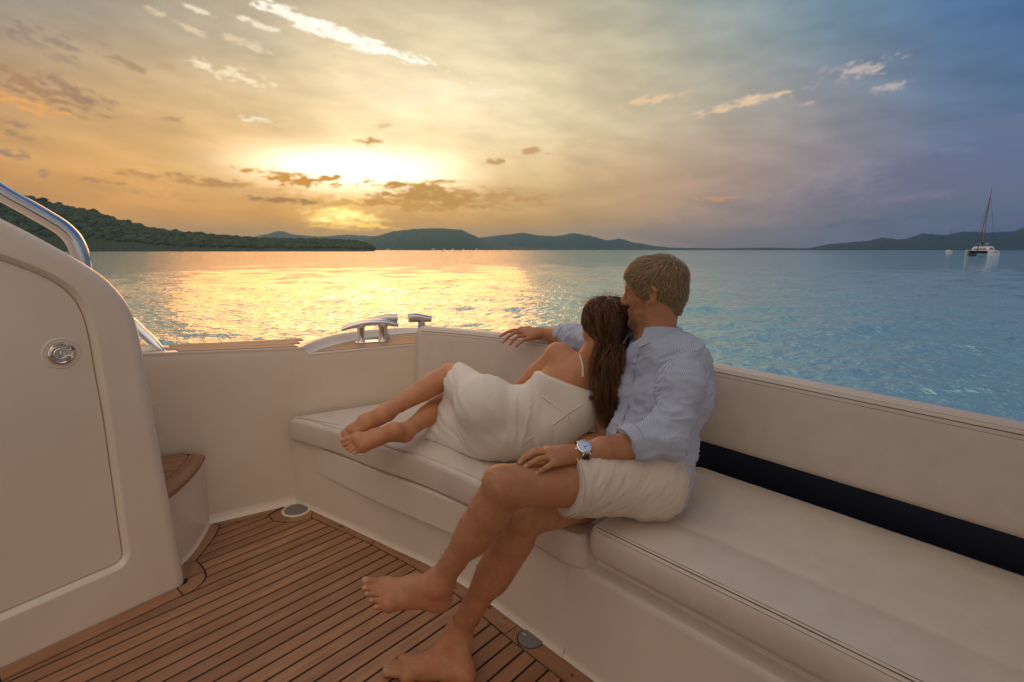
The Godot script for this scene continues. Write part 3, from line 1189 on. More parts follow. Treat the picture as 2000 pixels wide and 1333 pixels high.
# offsets a closed (x, y) section inwards
func inset(sec: PackedVector2Array, by: float) -> PackedVector2Array:
	var out := PackedVector2Array()
	var area := 0.0
	for i in sec.size():
		area += sec[i].cross(sec[(i + 1) % sec.size()])
	var s := 1.0 if area > 0 else -1.0
	for i in sec.size():
		var a := (sec[i] - sec[(i + sec.size() - 1) % sec.size()]).normalized()
		var b := (sec[(i + 1) % sec.size()] - sec[i]).normalized()
		var n := (Vector2(-a.y, a.x) + Vector2(-b.y, b.x)).normalized() * s
		out.append(sec[i] + n * by)
	return out

# a closed section carried along a plan path; ends rounded by r0, r1
func sweep(path: PackedVector2Array, sec_at: Callable, r0 := 0.0, r1 := 0.0) -> MB:
	var mb := MB.new()
	var total := 0.0
	var at := PackedFloat32Array([0.0])
	for i in range(1, path.size()):
		total += path[i].distance_to(path[i - 1])
		at.append(total)
	var marks := []
	for e in 7:
		if r0 > 0:
			marks.append(r0 * (1.0 - cos(PI * 0.5 * e / 6.0)))
	for i in path.size():
		if at[i] > r0 + 0.004 and at[i] < total - r1 - 0.004:
			marks.append(at[i])
	if r0 <= 0:
		marks.push_front(0.0)
	for e in 7:
		if r1 > 0:
			marks.append(total - r1 * (1.0 - cos(PI * 0.5 * (6 - e) / 6.0)))
	if r1 <= 0:
		marks.append(total)
	var rows := []
	for m in marks:
		var i := 0
		while i < path.size() - 2 and m > at[i + 1]:
			i += 1
		var p := path[i].lerp(path[i + 1], clampf((m - at[i]) / maxf(at[i + 1] - at[i], 1e-6), 0, 1))
		var a := path[maxi(i - 1, 0)]
		var b := path[mini(i + 2, path.size() - 1)]
		var t := (b - a).normalized()
		var nn := Vector2(-t.y, t.x)
		var sec: PackedVector2Array = sec_at.call(m / total)
		var cut := 0.0
		if r0 > 0 and m < r0:
			cut = r0 - sqrt(maxf(r0 * r0 - (r0 - m) * (r0 - m), 0.0))
		if r1 > 0 and total - m < r1:
			cut = maxf(cut, r1 - sqrt(maxf(r1 * r1 - (r1 - total + m) * (r1 - total + m), 0.0)))
		if cut > 0.0:
			sec = inset(sec, cut)
		var row := PackedVector3Array()
		for q in sec:
			row.append(Vector3(p.x + nn.x * q.x, q.y, p.y + nn.y * q.x))
		rows.append(row)
	mb.loft(rows)
	mb.outwards()
	return mb

func strip_tube(path: Array, r: float, called: String, m: Material, parent: Node3D) -> void:
	var mb := MB.new()
	mb.tube(path, r, 6)
	mb.outwards()
	part(called, mb.mesh(80), m, parent)

func hull() -> void:
	# outer shell and side deck of the yacht, from the gunwale down into the water
	var outer := smooth2([Vector2(1.34, 4.2), Vector2(1.34, 2.0), Vector2(1.33, 0.4), Vector2(1.26, -0.5), Vector2(1.05, -1.02), Vector2(0.7, -1.34), Vector2(0.2, -1.40), Vector2(-0.6, -1.50), Vector2(-1.6, -1.62), Vector2(-3.4, -1.7)], 6)
	var o := thing("yacht_hull", "white outer hull of the yacht below the gunwale", "hull", Vector3(1.3, -1.0, 0.5))
	var mb := MB.new()
	var rows := []
	for q in [[0.0, 0.60], [0.03, 0.52], [0.035, 0.40], [0.0, 0.36], [-0.10, -0.3], [-0.22, -1.35]]:
		var row := PackedVector3Array()
		for i in outer.size():
			var a := outer[maxi(i - 1, 0)]
			var b := outer[mini(i + 1, outer.size() - 1)]
			var t := (b - a).normalized()
			var n := Vector2(-t.y, t.x)
			row.append(Vector3(outer[i].x + n.x * q[0], q[1], outer[i].y + n.y * q[0]))
		rows.append(row)
	mb.loft(rows, false, false)
	part("shell", mb.mesh(50), M.hull, o)
	var sdk := MB.new()
	var pl := PackedVector2Array()
	for p in outer:
		pl.append(p + (Vector2(-0.2, 0.2) - p).normalized() * 0.01)
	pl.append(Vector2(-3.4, -1.2))
	for p in [Vector2(-1.5, -1.24), Vector2(0.0, -1.12), Vector2(0.75, -0.98), Vector2(0.95, -0.5), Vector2(1.04, 0.2), Vector2(1.06, 4.2)]:
		pl.append(p)
	sdk.slab(pl, 0.5, 0.595)
	part("side_deck", sdk.mesh(), M.gel, o)

var PD := Vector2(0.99766, -0.06838)     # the way the planks run
func deck() -> void:
	var o := Node3D.new()
	o.name = "deck_floor"
	add_child(o)
	o.transform = BT
	tag(o, "teak laid cockpit floor with black caulked seams", "", "", "structure")
	# caulking bed
	var bed := MB.new()
	bed.slab(PackedVector2Array([Vector2(-2.6, -1.4), Vector2(0.32, -1.4), Vector2(0.32, 3.2), Vector2(-2.6, 3.2)]), -0.06, -0.0032)
	part("caulking", bed.mesh(), M.rubber, o)
	var inner := PackedVector2Array()
	var right := smooth2([Vector2(0.028, -0.857), Vector2(0.068, -0.70), Vector2(0.106, -0.555), Vector2(0.138, -0.38), Vector2(0.165, -0.215), Vector2(0.181, -0.08), Vector2(0.187, 0.04), Vector2(0.183, 0.16), Vector2(0.178, 0.30)], 4)
	var base := smooth2([Vector2(0.072, -0.93), Vector2(0.105, -0.78), Vector2(0.142, -0.619), Vector2(0.19, -0.40), Vector2(0.238, -0.17), Vector2(0.252, -0.04), Vector2(0.26, 0.08), Vector2(0.261, 0.2), Vector2(0.259, 0.3)], 4)
	inner.append_array(right)
	for p in [Vector2(0.178, 3.0), Vector2(-2.4, 3.0), Vector2(-2.4, -0.364), Vector2(-1.04, -0.568), Vector2(-0.554, -0.641)]:
		inner.append(p)
	inner.append_array(smooth2([Vector2(-0.52, -0.648), Vector2(-0.487, -0.668), Vector2(-0.462, -0.70), Vector2(-0.452, -0.745), Vector2(-0.452, -0.80), Vector2(-0.458, -0.842)], 3))
	inner.append_array(smooth2([Vector2(-0.446, -0.862), Vector2(-0.40, -0.915), Vector2(-0.345, -0.99), Vector2(-0.302, -1.066)], 3))
	inner.append(Vector2(-0.108, -1.016))
	inner.append_array(smooth2([Vector2(-0.112, -0.985), Vector2(-0.112, -0.948), Vector2(-0.085, -0.903), Vector2(-0.03, -0.868), Vector2(0.02, -0.859)], 3))
	var rg := RandomNumberGenerator.new()
	rg.seed = 3
	var gap := 0.0027
	var wide := 0.0543
	for k in range(-2, 78):
		var z0 := -1.005 + wide * k + gap
		var z1 := z0 + wide - gap * 2.0
		var strip := PackedVector2Array([Vector2(-3.0, z0 + 3.0 * 0.0685), Vector2(1.0, z0 - 0.0685), Vector2(1.0, z1 - 0.0685), Vector2(-3.0, z1 + 3.0 * 0.0685)])
		for poly in Geometry2D.intersect_polygons(strip, inner):
			if poly.size() < 3:
				continue
			var shr := Geometry2D.offset_polygon(poly, -0.0012)
			if shr.is_empty():
				continue
			var mb := MB.new()
			mb.slab(shr[0], -0.005, 0.0, PD, 0.0007, Vector2(rg.randf() * 7.0, z0 + rg.randf() * 0.6))
			part("plank", mb.mesh(), M["teak%d" % rg.randi_range(0, 3)], o)
	# margin boards along the bench
	var cuts := [0, 10, 20, 26, 32]
	for c in 4:
		var poly := PackedVector2Array()
		for i in range(cuts[c], cuts[c + 1] + 1):
			poly.append(right[i] + (base[i] - right[i]).normalized() * 0.004)
		for i in range(cuts[c + 1], cuts[c] - 1, -1):
			poly.append(base[i] - (base[i] - right[i]).normalized() * (0.0015 if c < 2 else 0.012))
		board(Geometry2D.offset_polygon(poly, -0.0012), Vector2(0.2, 0.98), M.teak_stained, o, c * 2.3)
	for c in 3:
		var za: float = [0.302, 0.9, 1.9][c]
		var zb: float = [0.897, 1.897, 3.0][c]
		var poly := PackedVector2Array([Vector2(0.182, za), Vector2(0.246, za), Vector2(0.246, zb), Vector2(0.182, zb)])
		if c == 0:
			# round recess for the deck light
			var disc := PackedVector2Array()
			for k in 24:
				disc.append(Vector2(0.232, 0.374) + Vector2(cos(TAU * k / 24.0), sin(TAU * k / 24.0)) * 0.047)
			var cut := Geometry2D.clip_polygons(poly, disc)
			board(cut, Vector2(0, 1), M.teak_stained, o, 0.6)
		else:
			board([poly], Vector2(0, 1), M.teak_stained, o, c * 1.3)
	# margin boards along the locker, the step and the bulwark
	board([PackedVector2Array([Vector2(-1.05, -0.632), Vector2(-1.045, -0.573), Vector2(-0.557, -0.646), Vector2(-0.562, -0.704)])], Vector2(0.989, -0.148), M.teak2, o, 0.0)
	board([PackedVector2Array([Vector2(-2.4, -0.43), Vector2(-2.4, -0.369), Vector2(-1.049, -0.572), Vector2(-1.054, -0.632)])], Vector2(0.989, -0.148), M.teak0, o, 3.0)
	var q1 := smooth2([Vector2(-0.552, -0.646), Vector2(-0.52, -0.652), Vector2(-0.491, -0.671), Vector2(-0.466, -0.702), Vector2(-0.457, -0.742)], 3)
	q1.append_array(PackedVector2Array([Vector2(-0.512, -0.738), Vector2(-0.527, -0.712), Vector2(-0.558, -0.703)]))
	board([q1], Vector2(0.8, -0.6), M.teak1, o, 1.0)
	board([PackedVector2Array([Vector2(-0.456, -0.747), Vector2(-0.456, -0.80), Vector2(-0.461, -0.84), Vector2(-0.545, -0.855), Vector2(-0.53, -0.745)])], Vector2(0.3, -0.95), M.teak3, o, 2.0)
	var q2 := smooth2([Vector2(-0.462, -0.846), Vector2(-0.45, -0.864), Vector2(-0.404, -0.917), Vector2(-0.349, -0.992), Vector2(-0.307, -1.066)], 3)
	q2.append_array(smooth2([Vector2(-0.333, -1.128), Vector2(-0.39, -1.03), Vector2(-0.44, -0.95), Vector2(-0.505, -0.872), Vector2(-0.54, -0.86)], 3))
	board([q2], Vector2(0.55, -0.83), M.teak2, o, 4.0)
	board([PackedVector2Array([Vector2(-0.303, -1.071), Vector2(-0.11, -1.021), Vector2(-0.012, -1.058), Vector2(-0.02, -1.068), Vector2(-0.328, -1.130)])], Vector2(0.97, 0.22), M.teak1, o, 5.0)
	# the two curved pieces round the drain
	var arc := PackedVector2Array([Vector2(-0.105, -1.011), Vector2(-0.108, -0.985), Vector2(-0.108, -0.95), Vector2(-0.083, -0.908)])
	var arc2 := arc.duplicate()
	arc2.append_array(PackedVector2Array([Vector2(-0.036, -0.936), Vector2(-0.054, -0.965), Vector2(-0.05, -1.0), Vector2(-0.03, -1.035)]))
	board([arc2], Vector2(0.3, 0.95), M.teak0, o, 6.0)
	board([PackedVector2Array([Vector2(-0.08, -0.905), Vector2(-0.03, -0.872), Vector2(0.026, -0.861), Vector2(0.066, -0.92), Vector2(0.05, -0.935), Vector2(0.02, -0.925), Vector2(-0.032, -0.934)])], Vector2(0.8, 0.6), M.teak2, o, 7.0)

func board(polys: Array, dir: Vector2, m: Material, o: Node3D, off: float) -> void:
	for p in polys:
		if p.size() >= 3:
			var mb := MB.new()
			mb.slab(p, -0.005, 0.0, dir.normalized(), 0.0007, Vector2(off, off * 0.37))
			part("margin_board", mb.mesh(), m, o)

func bulwark() -> void:
	var o := thing("bulwark", "cream moulded cockpit side wall with teak capped top", "bulwark", Vector3(0, 0, -1.07))
	# inner face: plan line and the height of its top edge
	var plan := [[-2.6, -1.56, 0.84], [-1.2, -1.30, 0.825], [-0.336, -1.133, 0.803], [-0.012, -1.069, 0.786], [0.100, -1.046, 0.780]]
	var low := [[0.134, -1.040, 0.746], [0.45, -0.977, 0.746], [0.70, -0.925, 0.746], [1.00, -0.86, 0.746]]
	var mb := MB.new()
	var rows := []
	for q in [0.0, 0.02, 0.05, 0.4, 0.93, 0.985, 1.0]:
		var row := PackedVector3Array()
		for p in plan + low:
			# a cove at the foot, a small round at the top
			var dz := 0.028 * pow(clampf(1.0 - q / 0.05, 0, 1), 2.0) - (0.006 if q == 1.0 else 0.0)
			row.append(Vector3(p[0], p[2] * q, p[1] + dz))
		rows.append(row)
	mb.loft(rows, false, false)
	mb.flip()
	part("wall", mb.mesh(50), M.gel, o)
	# upper teak-topped length: white border, teak boards
	var far := [Vector3(-2.6, 0.84, -1.74), Vector3(-1.2, 0.825, -1.50), Vector3(-0.466, 0.806, -1.31), Vector3(-0.135, 0.79, -1.31), Vector3(0.10, 0.785, -1.29), Vector3(0.30, 0.782, -1.245)]
	var cap := MB.new()
	var pl := PackedVector2Array()
	for p in plan:
		pl.append(Vector2(p[0], p[1] + 0.0015))
	pl.append(Vector2(0.20, -1.115))
	pl.append(Vector2(0.30, -1.20))
	for i in range(far.size() - 1, -1, -1):
		pl.append(V2(far[i]))
	tilted(cap, pl, 0.010)
	part("top_moulding", cap.mesh(), M.gel, o)
	var nb := 3
	for k in nb:
		var a := lerpf(0.035, 0.92, float(k) / nb)
		var b := lerpf(0.035, 0.92, (k + 1.0) / nb) - 0.015
		var tp := PackedVector2Array()
		var ends := [-0.415, 0.09 + 0.05 * k]
		var inn := []
		for t in 9:
			inn.append(lerpf(ends[0] + (0.03 if k != 1 else 0.0), ends[1], t / 8.0))
		for x in inn:
			tp.append(across_cap(x, a))
		inn.reverse()
		for x in inn:
			tp.append(across_cap(x, b))
		var tm := MB.new()
		tilted(tm, tp, 0.006, 0.004, Vector2(0.98, 0.18))
		part("teak_board", tm.mesh(), M.teak4, o)
	# lower mooring deck: curved white coaming, teak, outer lip
	var cb := MB.new()
	var top := smooth([Vector3(0.100, 0.780, -1.046), Vector3(0.20, 0.786, -1.115), Vector3(0.31, 0.786, -1.185), Vector3(0.45, 0.784, -1.235), Vector3(0.62, 0.778, -1.262), Vector3(0.85, 0.77, -1.235), Vector3(1.06, 0.765, -1.06), Vector3(1.22, 0.76, -0.7)], 5)
	var bot := smooth([Vector3(0.134, 0.746, -1.040), Vector3(0.225, 0.748, -1.088), Vector3(0.35, 0.748, -1.150), Vector3(0.48, 0.748, -1.19), Vector3(0.64, 0.748, -1.205), Vector3(0.84, 0.748, -1.18), Vector3(1.02, 0.748, -1.03), Vector3(1.17, 0.748, -0.68)], 5)
	var r := []
	for e in 8:
		var row := PackedVector3Array()
		for i in top.size():
			var t := e / 5.0
			if e <= 5:
				var p := top[i].lerp(bot[i], t)
				p.y = lerpf(top[i].y, bot[i].y, 1.0 - pow(1.0 - t, 1.7))
				row.append(p)
			else:
				var n := (top[i] - bot[i])
				n.y = 0
				n = n.normalized()
				row.append(top[i] + n * (0.035 if e == 6 else 0.05) + Vector3(0, 0.0 if e == 6 else -0.14, 0))
		if e <= 5:
			r.append(row)
		else:
			r.push_front(row)
	cb.loft(r, false, false)
	part("coaming", cb.mesh(60), M.gel, o)
	var lowpoly := PackedVector2Array()
	for p in bot:
		lowpoly.append(V2(p) - (V2(p) - Vector2(0.65, -1.05)).normalized() * -0.01)
	lowpoly.append(Vector2(1.0, -0.84))
	for i in range(low.size() - 1, -1, -1):
		lowpoly.append(Vector2(low[i][0], low[i][1] + 0.0015))
	var lp := MB.new()
	lp.slab(lowpoly, 0.736, 0.7455, Vector2(1, 0), 0.003)
	part("mooring_deck", lp.mesh(), M.gel, o)
	var inner := PackedVector2Array()
	for p in bot:
		inner.append(V2(p) + (Vector2(0.65, -1.02) - V2(p)).normalized() * 0.028)
	inner.append(Vector2(1.02, -0.83))
	for p in [Vector2(0.99, -0.868), Vector2(0.70, -0.932), Vector2(0.45, -0.984), Vector2(0.175, -1.040)]:
		inner.append(p)
	for k in 9:
		var u := Vector2(0.972, 0.235)
		var w := Vector2(-0.235, 0.972)
		var c0 := Vector2(0.6, -0.96) - w * (0.045 * k - 0.020)
		var strip := PackedVector2Array([c0 - u * 2.0, c0 + u * 2.0, c0 + u * 2.0 - w * 0.041, c0 - u * 2.0 - w * 0.041])
		for poly in Geometry2D.intersect_polygons(strip, inner):
			if poly.size() >= 3:
				var tm := MB.new()
				tm.slab(poly, 0.740, 0.749, u, 0.0008, Vector2(k * 1.7, k * 0.3))
				part("teak_board", tm.mesh(), M.teak4, o)

func cap_height(x: float) -> float:
	return lerpf(0.803, 0.780, clampf((x + 0.336) / 0.436, -6.0, 2.0))

func across_cap(x: float, t: float) -> Vector2:
	var zi := -1.066 + (x + 0.012) * 0.19
	if x > 0.10:
		zi = -1.046 - (x - 0.10) * 0.72
	var zo := lerpf(-1.325, -1.285, clampf((x + 0.4) / 0.5, 0, 1))
	return Vector2(x, lerpf(zi, zo, t))

# a slab whose top follows the gunwale
func tilted(mb: MB, poly: PackedVector2Array, thick: float, lift := 0.0, dir := Vector2(1, 0)) -> void:
	var first := mb.v.size()
	mb.slab(poly, -thick, 0.0, dir, 0.002)
	for i in range(first, mb.v.size()):
		mb.v[i].y += cap_height(mb.v[i].x) + lift

# ---------------------------------------------------------------- locker at the left with its door
func cabinet() -> void:
	var o := thing("locker", "tall cream moulded locker with curved top corner and recessed door", "locker", Vector3(-0.9, 0, -0.75))
	var along := Vector3(0.98906, 0, -0.1475).normalized()
	var into := Vector3(-0.1475, 0, -0.98906).normalized()    # away from the cockpit
	var p0 := fl(365, 1138)
	var P := func(x: float, y: float) -> Vector2:
		var h := hn(x, y, into, p0)
		return Vector2((h - p0).dot(along), h.y)
	var W := func(q: Vector2, dep: float) -> Vector3: return p0 + along * q.x + Vector3(0, q.y, 0) + into * dep
	# outline, from the foot up the right edge, round the corner and off to the left
	var edge := []
	for q in [[366, 1140], [358, 1098], [340, 1002], [321, 900], [303, 800], [291, 730], [281, 672], [270, 628], [254, 594], [229, 562], [200, 536], [168, 515], [135, 495], [100, 476], [50, 449], [0, 424], [-60, 395]]:
		edge.append(P.call(q[0], q[1]))
	edge[0].y = -0.25
	edge.insert(1, Vector2(0.0, 0.0))
	var top_l: Vector2 = edge[-1]
	edge.append(top_l + Vector2(-0.35, 0.20))
	var out := smooth2(edge, 4)
	out.append(Vector2(-1.25, 1.75))
	out.append(Vector2(-1.6, 1.75))
	out.append(Vector2(-1.6, -0.25))
	# door opening: groove outline
	var gr := []
	for q in [[251, 1078], [247, 1058], [228, 920], [214, 818], [199, 735], [190, 680], [183, 645], [172, 610], [155, 580], [128, 555], [95, 536], [50, 517], [0, 499], [-60, 478]]:
		gr.append(P.call(q[0], q[1]))
	var dr := smooth2(gr, 4)
	var gl: Vector2 = gr[-1]
	dr.append(gl + Vector2(-0.15, 0.03))
	dr.append(Vector2(-1.1, 1.15))
	dr.append(Vector2(-1.1, 0.0) + Vector2(0, 0.13))
	var c1: Vector2 = P.call(0, 1212)
	var c2: Vector2 = P.call(230, 1112)
	dr.append(c1)
	dr.append(c2)
	dr.append(P.call(243, 1102))
	dr.append(P.call(250, 1091))
	# both outlines in step round one point
	var ctr := Vector2(-0.42, 0.62)
	var N := 200
	var A := around(out, ctr, N)
	var Dn := around(dr, ctr, N)
	var mb := MB.new()
	var rows := []
	var R := 0.036
	rows.append(row3(A, W, 0.42))
	for e in 7:
		var w := PI * 0.5 * e / 6.0
		rows.append(row3(inset(A, R * (1.0 - cos(w))), W, R * (1.0 - sin(w))))
	rows.append(row3(inset(A, R + 0.003), W, 0.0))
	rows.append(row3(inset(Dn, -0.009), W, 0.0))
	rows.append(row3(inset(Dn, -0.006), W, 0.0))
	rows.append(row3(inset(Dn, -0.0025), W, 0.0015))
	rows.append(row3(inset(Dn, 0.0100), W, 0.0165))
	rows.append(row3(inset(Dn, 0.0125), W, 0.030))
	mb.loft(rows, true, false)
	# faces towards the cockpit
	mb.flip()
	var probe := mb.mesh(30)
	var nn: PackedVector3Array = probe.surface_get_arrays(0)[Mesh.ARRAY_NORMAL]
	var s := 0.0
	for q in nn:
		s += q.dot(into)
	if s > 0:
		mb.flip()
	part("body", mb.mesh(30), M.gel, o)
	var dm := MB.new()
	var drows := []
	drows.append(row3(inset(Dn, 0.014), W, 0.028))
	drows.append(row3(inset(Dn, 0.014), W, 0.0185))
	drows.append(row3(inset(Dn, 0.0165), W, 0.0165))
	dm.loft(drows, true, true)
	dm.outwards()
	var door := part("door", dm.mesh(30), M.gel, o)
	# flush ring latch
	var lc: Vector2 = P.call(122, 692)
	var c := W.call(lc, 0.0165) as Vector3
	var ax := -into
	var dish := MB.new()
	dish.lathe(c, ax, [[0.049, -0.002], [0.049, 0.0], [0.047, 0.0018], [0.044, 0.0022], [0.041, 0.0005], [0.037, -0.001]], 36)
	dish.outwards()
	place_sub(part("latch_seat", dish.mesh(40), M.gel, door))
	var bz := MB.new()
	bz.lathe(c, ax, [[0.036, -0.002], [0.036, 0.004], [0.034, 0.0075], [0.029, 0.009], [0.026, 0.0075], [0.0245, 0.001], [0.0, 0.0005]], 36)
	bz.outwards()
	place_sub(part("latch_bezel", bz.mesh(40), M.steel, door))
	var ring := MB.new()
	var pts := []
	for k in 19:
		var w := deg_to_rad(40.0 + 280.0 * k / 18.0)
		pts.append(c + ax * 0.0095 + along * (cos(w) * 0.0155 - 0.004) + Vector3(0, sin(w) * 0.0155, 0))
	pts.push_front(c + ax * 0.0105 + along * 0.023 + Vector3(0, 0.009, 0))
	pts.append(c + ax * 0.0105 + along * 0.023 + Vector3(0, -0.009, 0))
	pts.append(c + ax * 0.0105 + along * 0.026)
	ring.tube(pts, 0.0032, 8)
	ring.ball(c + ax * 0.008 - along * 0.003, Vector3(0.004, 0.011, 0.006), Basis(along, Vector3.UP, into), 6)
	ring.outwards()
	place_sub(part("pull_ring", ring.mesh(60), M.steel, door))
	# handrail: a bent tube that comes down onto the rounded shoulder
	var hp := []
	for q in [[-120, 306, 0.13], [-40, 350, 0.13], [10, 381, 0.13], [55, 406, 0.13], [95, 429, 0.13], [120, 445, 0.13], [139, 463, 0.13], [151, 484, 0.13], [158, 508, 0.13], [162, 535, 0.13]]:
		var h := hn(q[0], q[1], into, p0 + into * (q[2] as float))
		hp.append(h)
	var hm := MB.new()
	hm.tube(Array(smooth(hp, 5)), 0.0255, 20)
	hm.outwards()
	part("handrail", hm.mesh(80), M.steel, o)

func place_sub(p: MeshInstance3D) -> void:
	p.position = Vector3.ZERO

func row3(a: PackedVector2Array, w: Callable, dep: float) -> PackedVector3Array:
	var r := PackedVector3Array()
	for q in a:
		r.append(w.call(q, dep))
	return r

# the closed outline met by n rays from c
func around(poly: PackedVector2Array, c: Vector2, n: int) -> PackedVector2Array:
	var out := PackedVector2Array()
	for k in n:
		var d := Vector2.from_angle(TAU * k / n)
		var best := 0.0
		for i in poly.size():
			var h = Geometry2D.segment_intersects_segment(c, c + d * 5.0, poly[i], poly[(i + 1) % poly.size()])
			if h != null:
				best = maxf(best, c.distance_to(h))
		out.append(c + d * best)
	return out

func corner_step() -> void:
	var H := 0.365
	var o := thing("corner_step", "small triangular step with teak tread in the cockpit corner", "step", Vector3(-0.45, 0, -1.0))
	var front := smooth([fl(398, 886, H), fl(390, 900, H), fl(372, 921, H), fl(350, 942, H), fl(330, 958, H), fl(316, 969, H)], 4)
	var poly := PackedVector2Array()
	var foot := PackedVector2Array()
	for p in front:
		poly.append(V2(p))
	poly.append(Vector2(-0.75, -1.20))
	poly.append(Vector2(-0.40, -1.142))
	var fr := smooth2([Vector2(-0.328, -1.13), Vector2(-0.385, -1.032), Vector2(-0.44, -0.945), Vector2(-0.505, -0.868), Vector2(-0.60, -0.79)], 6)
	var mb := MB.new()
	var rows := []
	for y in [-0.002, 0.01, 0.02, H - 0.035]:
		var row := PackedVector3Array()
		for i in fr.size():
			var e: Vector2 = fr[i] + (Vector2(0.010, 0.008) if y <= 0.0 else (Vector2(0.004, 0.003) if y < 0.015 else Vector2.ZERO))
			row.append(Vector3(e.x, y, e.y))
		rows.append(row)
	mb.loft(rows, false, false)
	var nn: PackedVector3Array = mb.mesh(50).surface_get_arrays(0)[Mesh.ARRAY_NORMAL]
	if nn[0].dot(Vector3(0.8, 0, 0.6)) < 0:
		mb.flip()
	part("riser", mb.mesh(50), M.gel, o)
	# rounded teak nosing along the curved edge, tread boards behind it
	var nm := MB.new()
	var nr := []
	for i in front.size():
		var a := front[maxi(i - 1, 0)]
		var b := front[mini(i + 1, front.size() - 1)]
		var t := (b - a).normalized()
		var n := t.cross(Vector3.UP).normalized()
		if n.dot(Vector3(1, 0, 1)) < 0:
			n = -n
		var row := PackedVector3Array()
		for q in [[-0.055, 0.0], [-0.02, 0.001], [-0.006, -0.003], [0.003, -0.012], [0.004, -0.022], [-0.002, -0.034], [-0.014, -0.038], [-0.055, -0.038]]:
			row.append(front[i] + n * (q[0] as float) + Vector3(0, q[1], 0))
		nr.append(row)
	nm.loft(nr)
	nm.outwards()
	part("nosing", nm.mesh(50), M.teak1, o)
	var bed := MB.new()
	var inn := Geometry2D.offset_polygon(poly, -0.02)
	if inn.size() > 0:
		bed.slab(inn[0], H - 0.03, H - 0.004)
	part("caulking", bed.mesh(), M.rubber, o)
	var area := PackedVector2Array()
	for i in front.size():
		var t := (front[mini(i + 1, front.size() - 1)] - front[maxi(i - 1, 0)]).normalized()
		var n := t.cross(Vector3.UP).normalized()
		if n.dot(Vector3(1, 0, 1)) < 0:
			n = -n
		area.append(V2(front[i] - n * 0.058))
	area[0] = Vector2(-0.40, -1.138)
	area.append(Vector2(-0.78, -1.205))
	for k in 9:
		var z1 := -1.155 + 0.048 * k
		var strip := PackedVector2Array([Vector2(-2, z1 - 0.23), Vector2(0, z1 + 0.105), Vector2(0, z1 + 0.150), Vector2(-2, z1 - 0.185)])
		for pl in Geometry2D.intersect_polygons(strip, area):
			if pl.size() >= 3:
				var tm := MB.new()
				tm.slab(pl, H - 0.01, H, Vector2(0.98, 0.16), 0.0008, Vector2(k, k * 0.4))
				part("tread_board", tm.mesh(), M["teak%d" % (k % 4)], o)

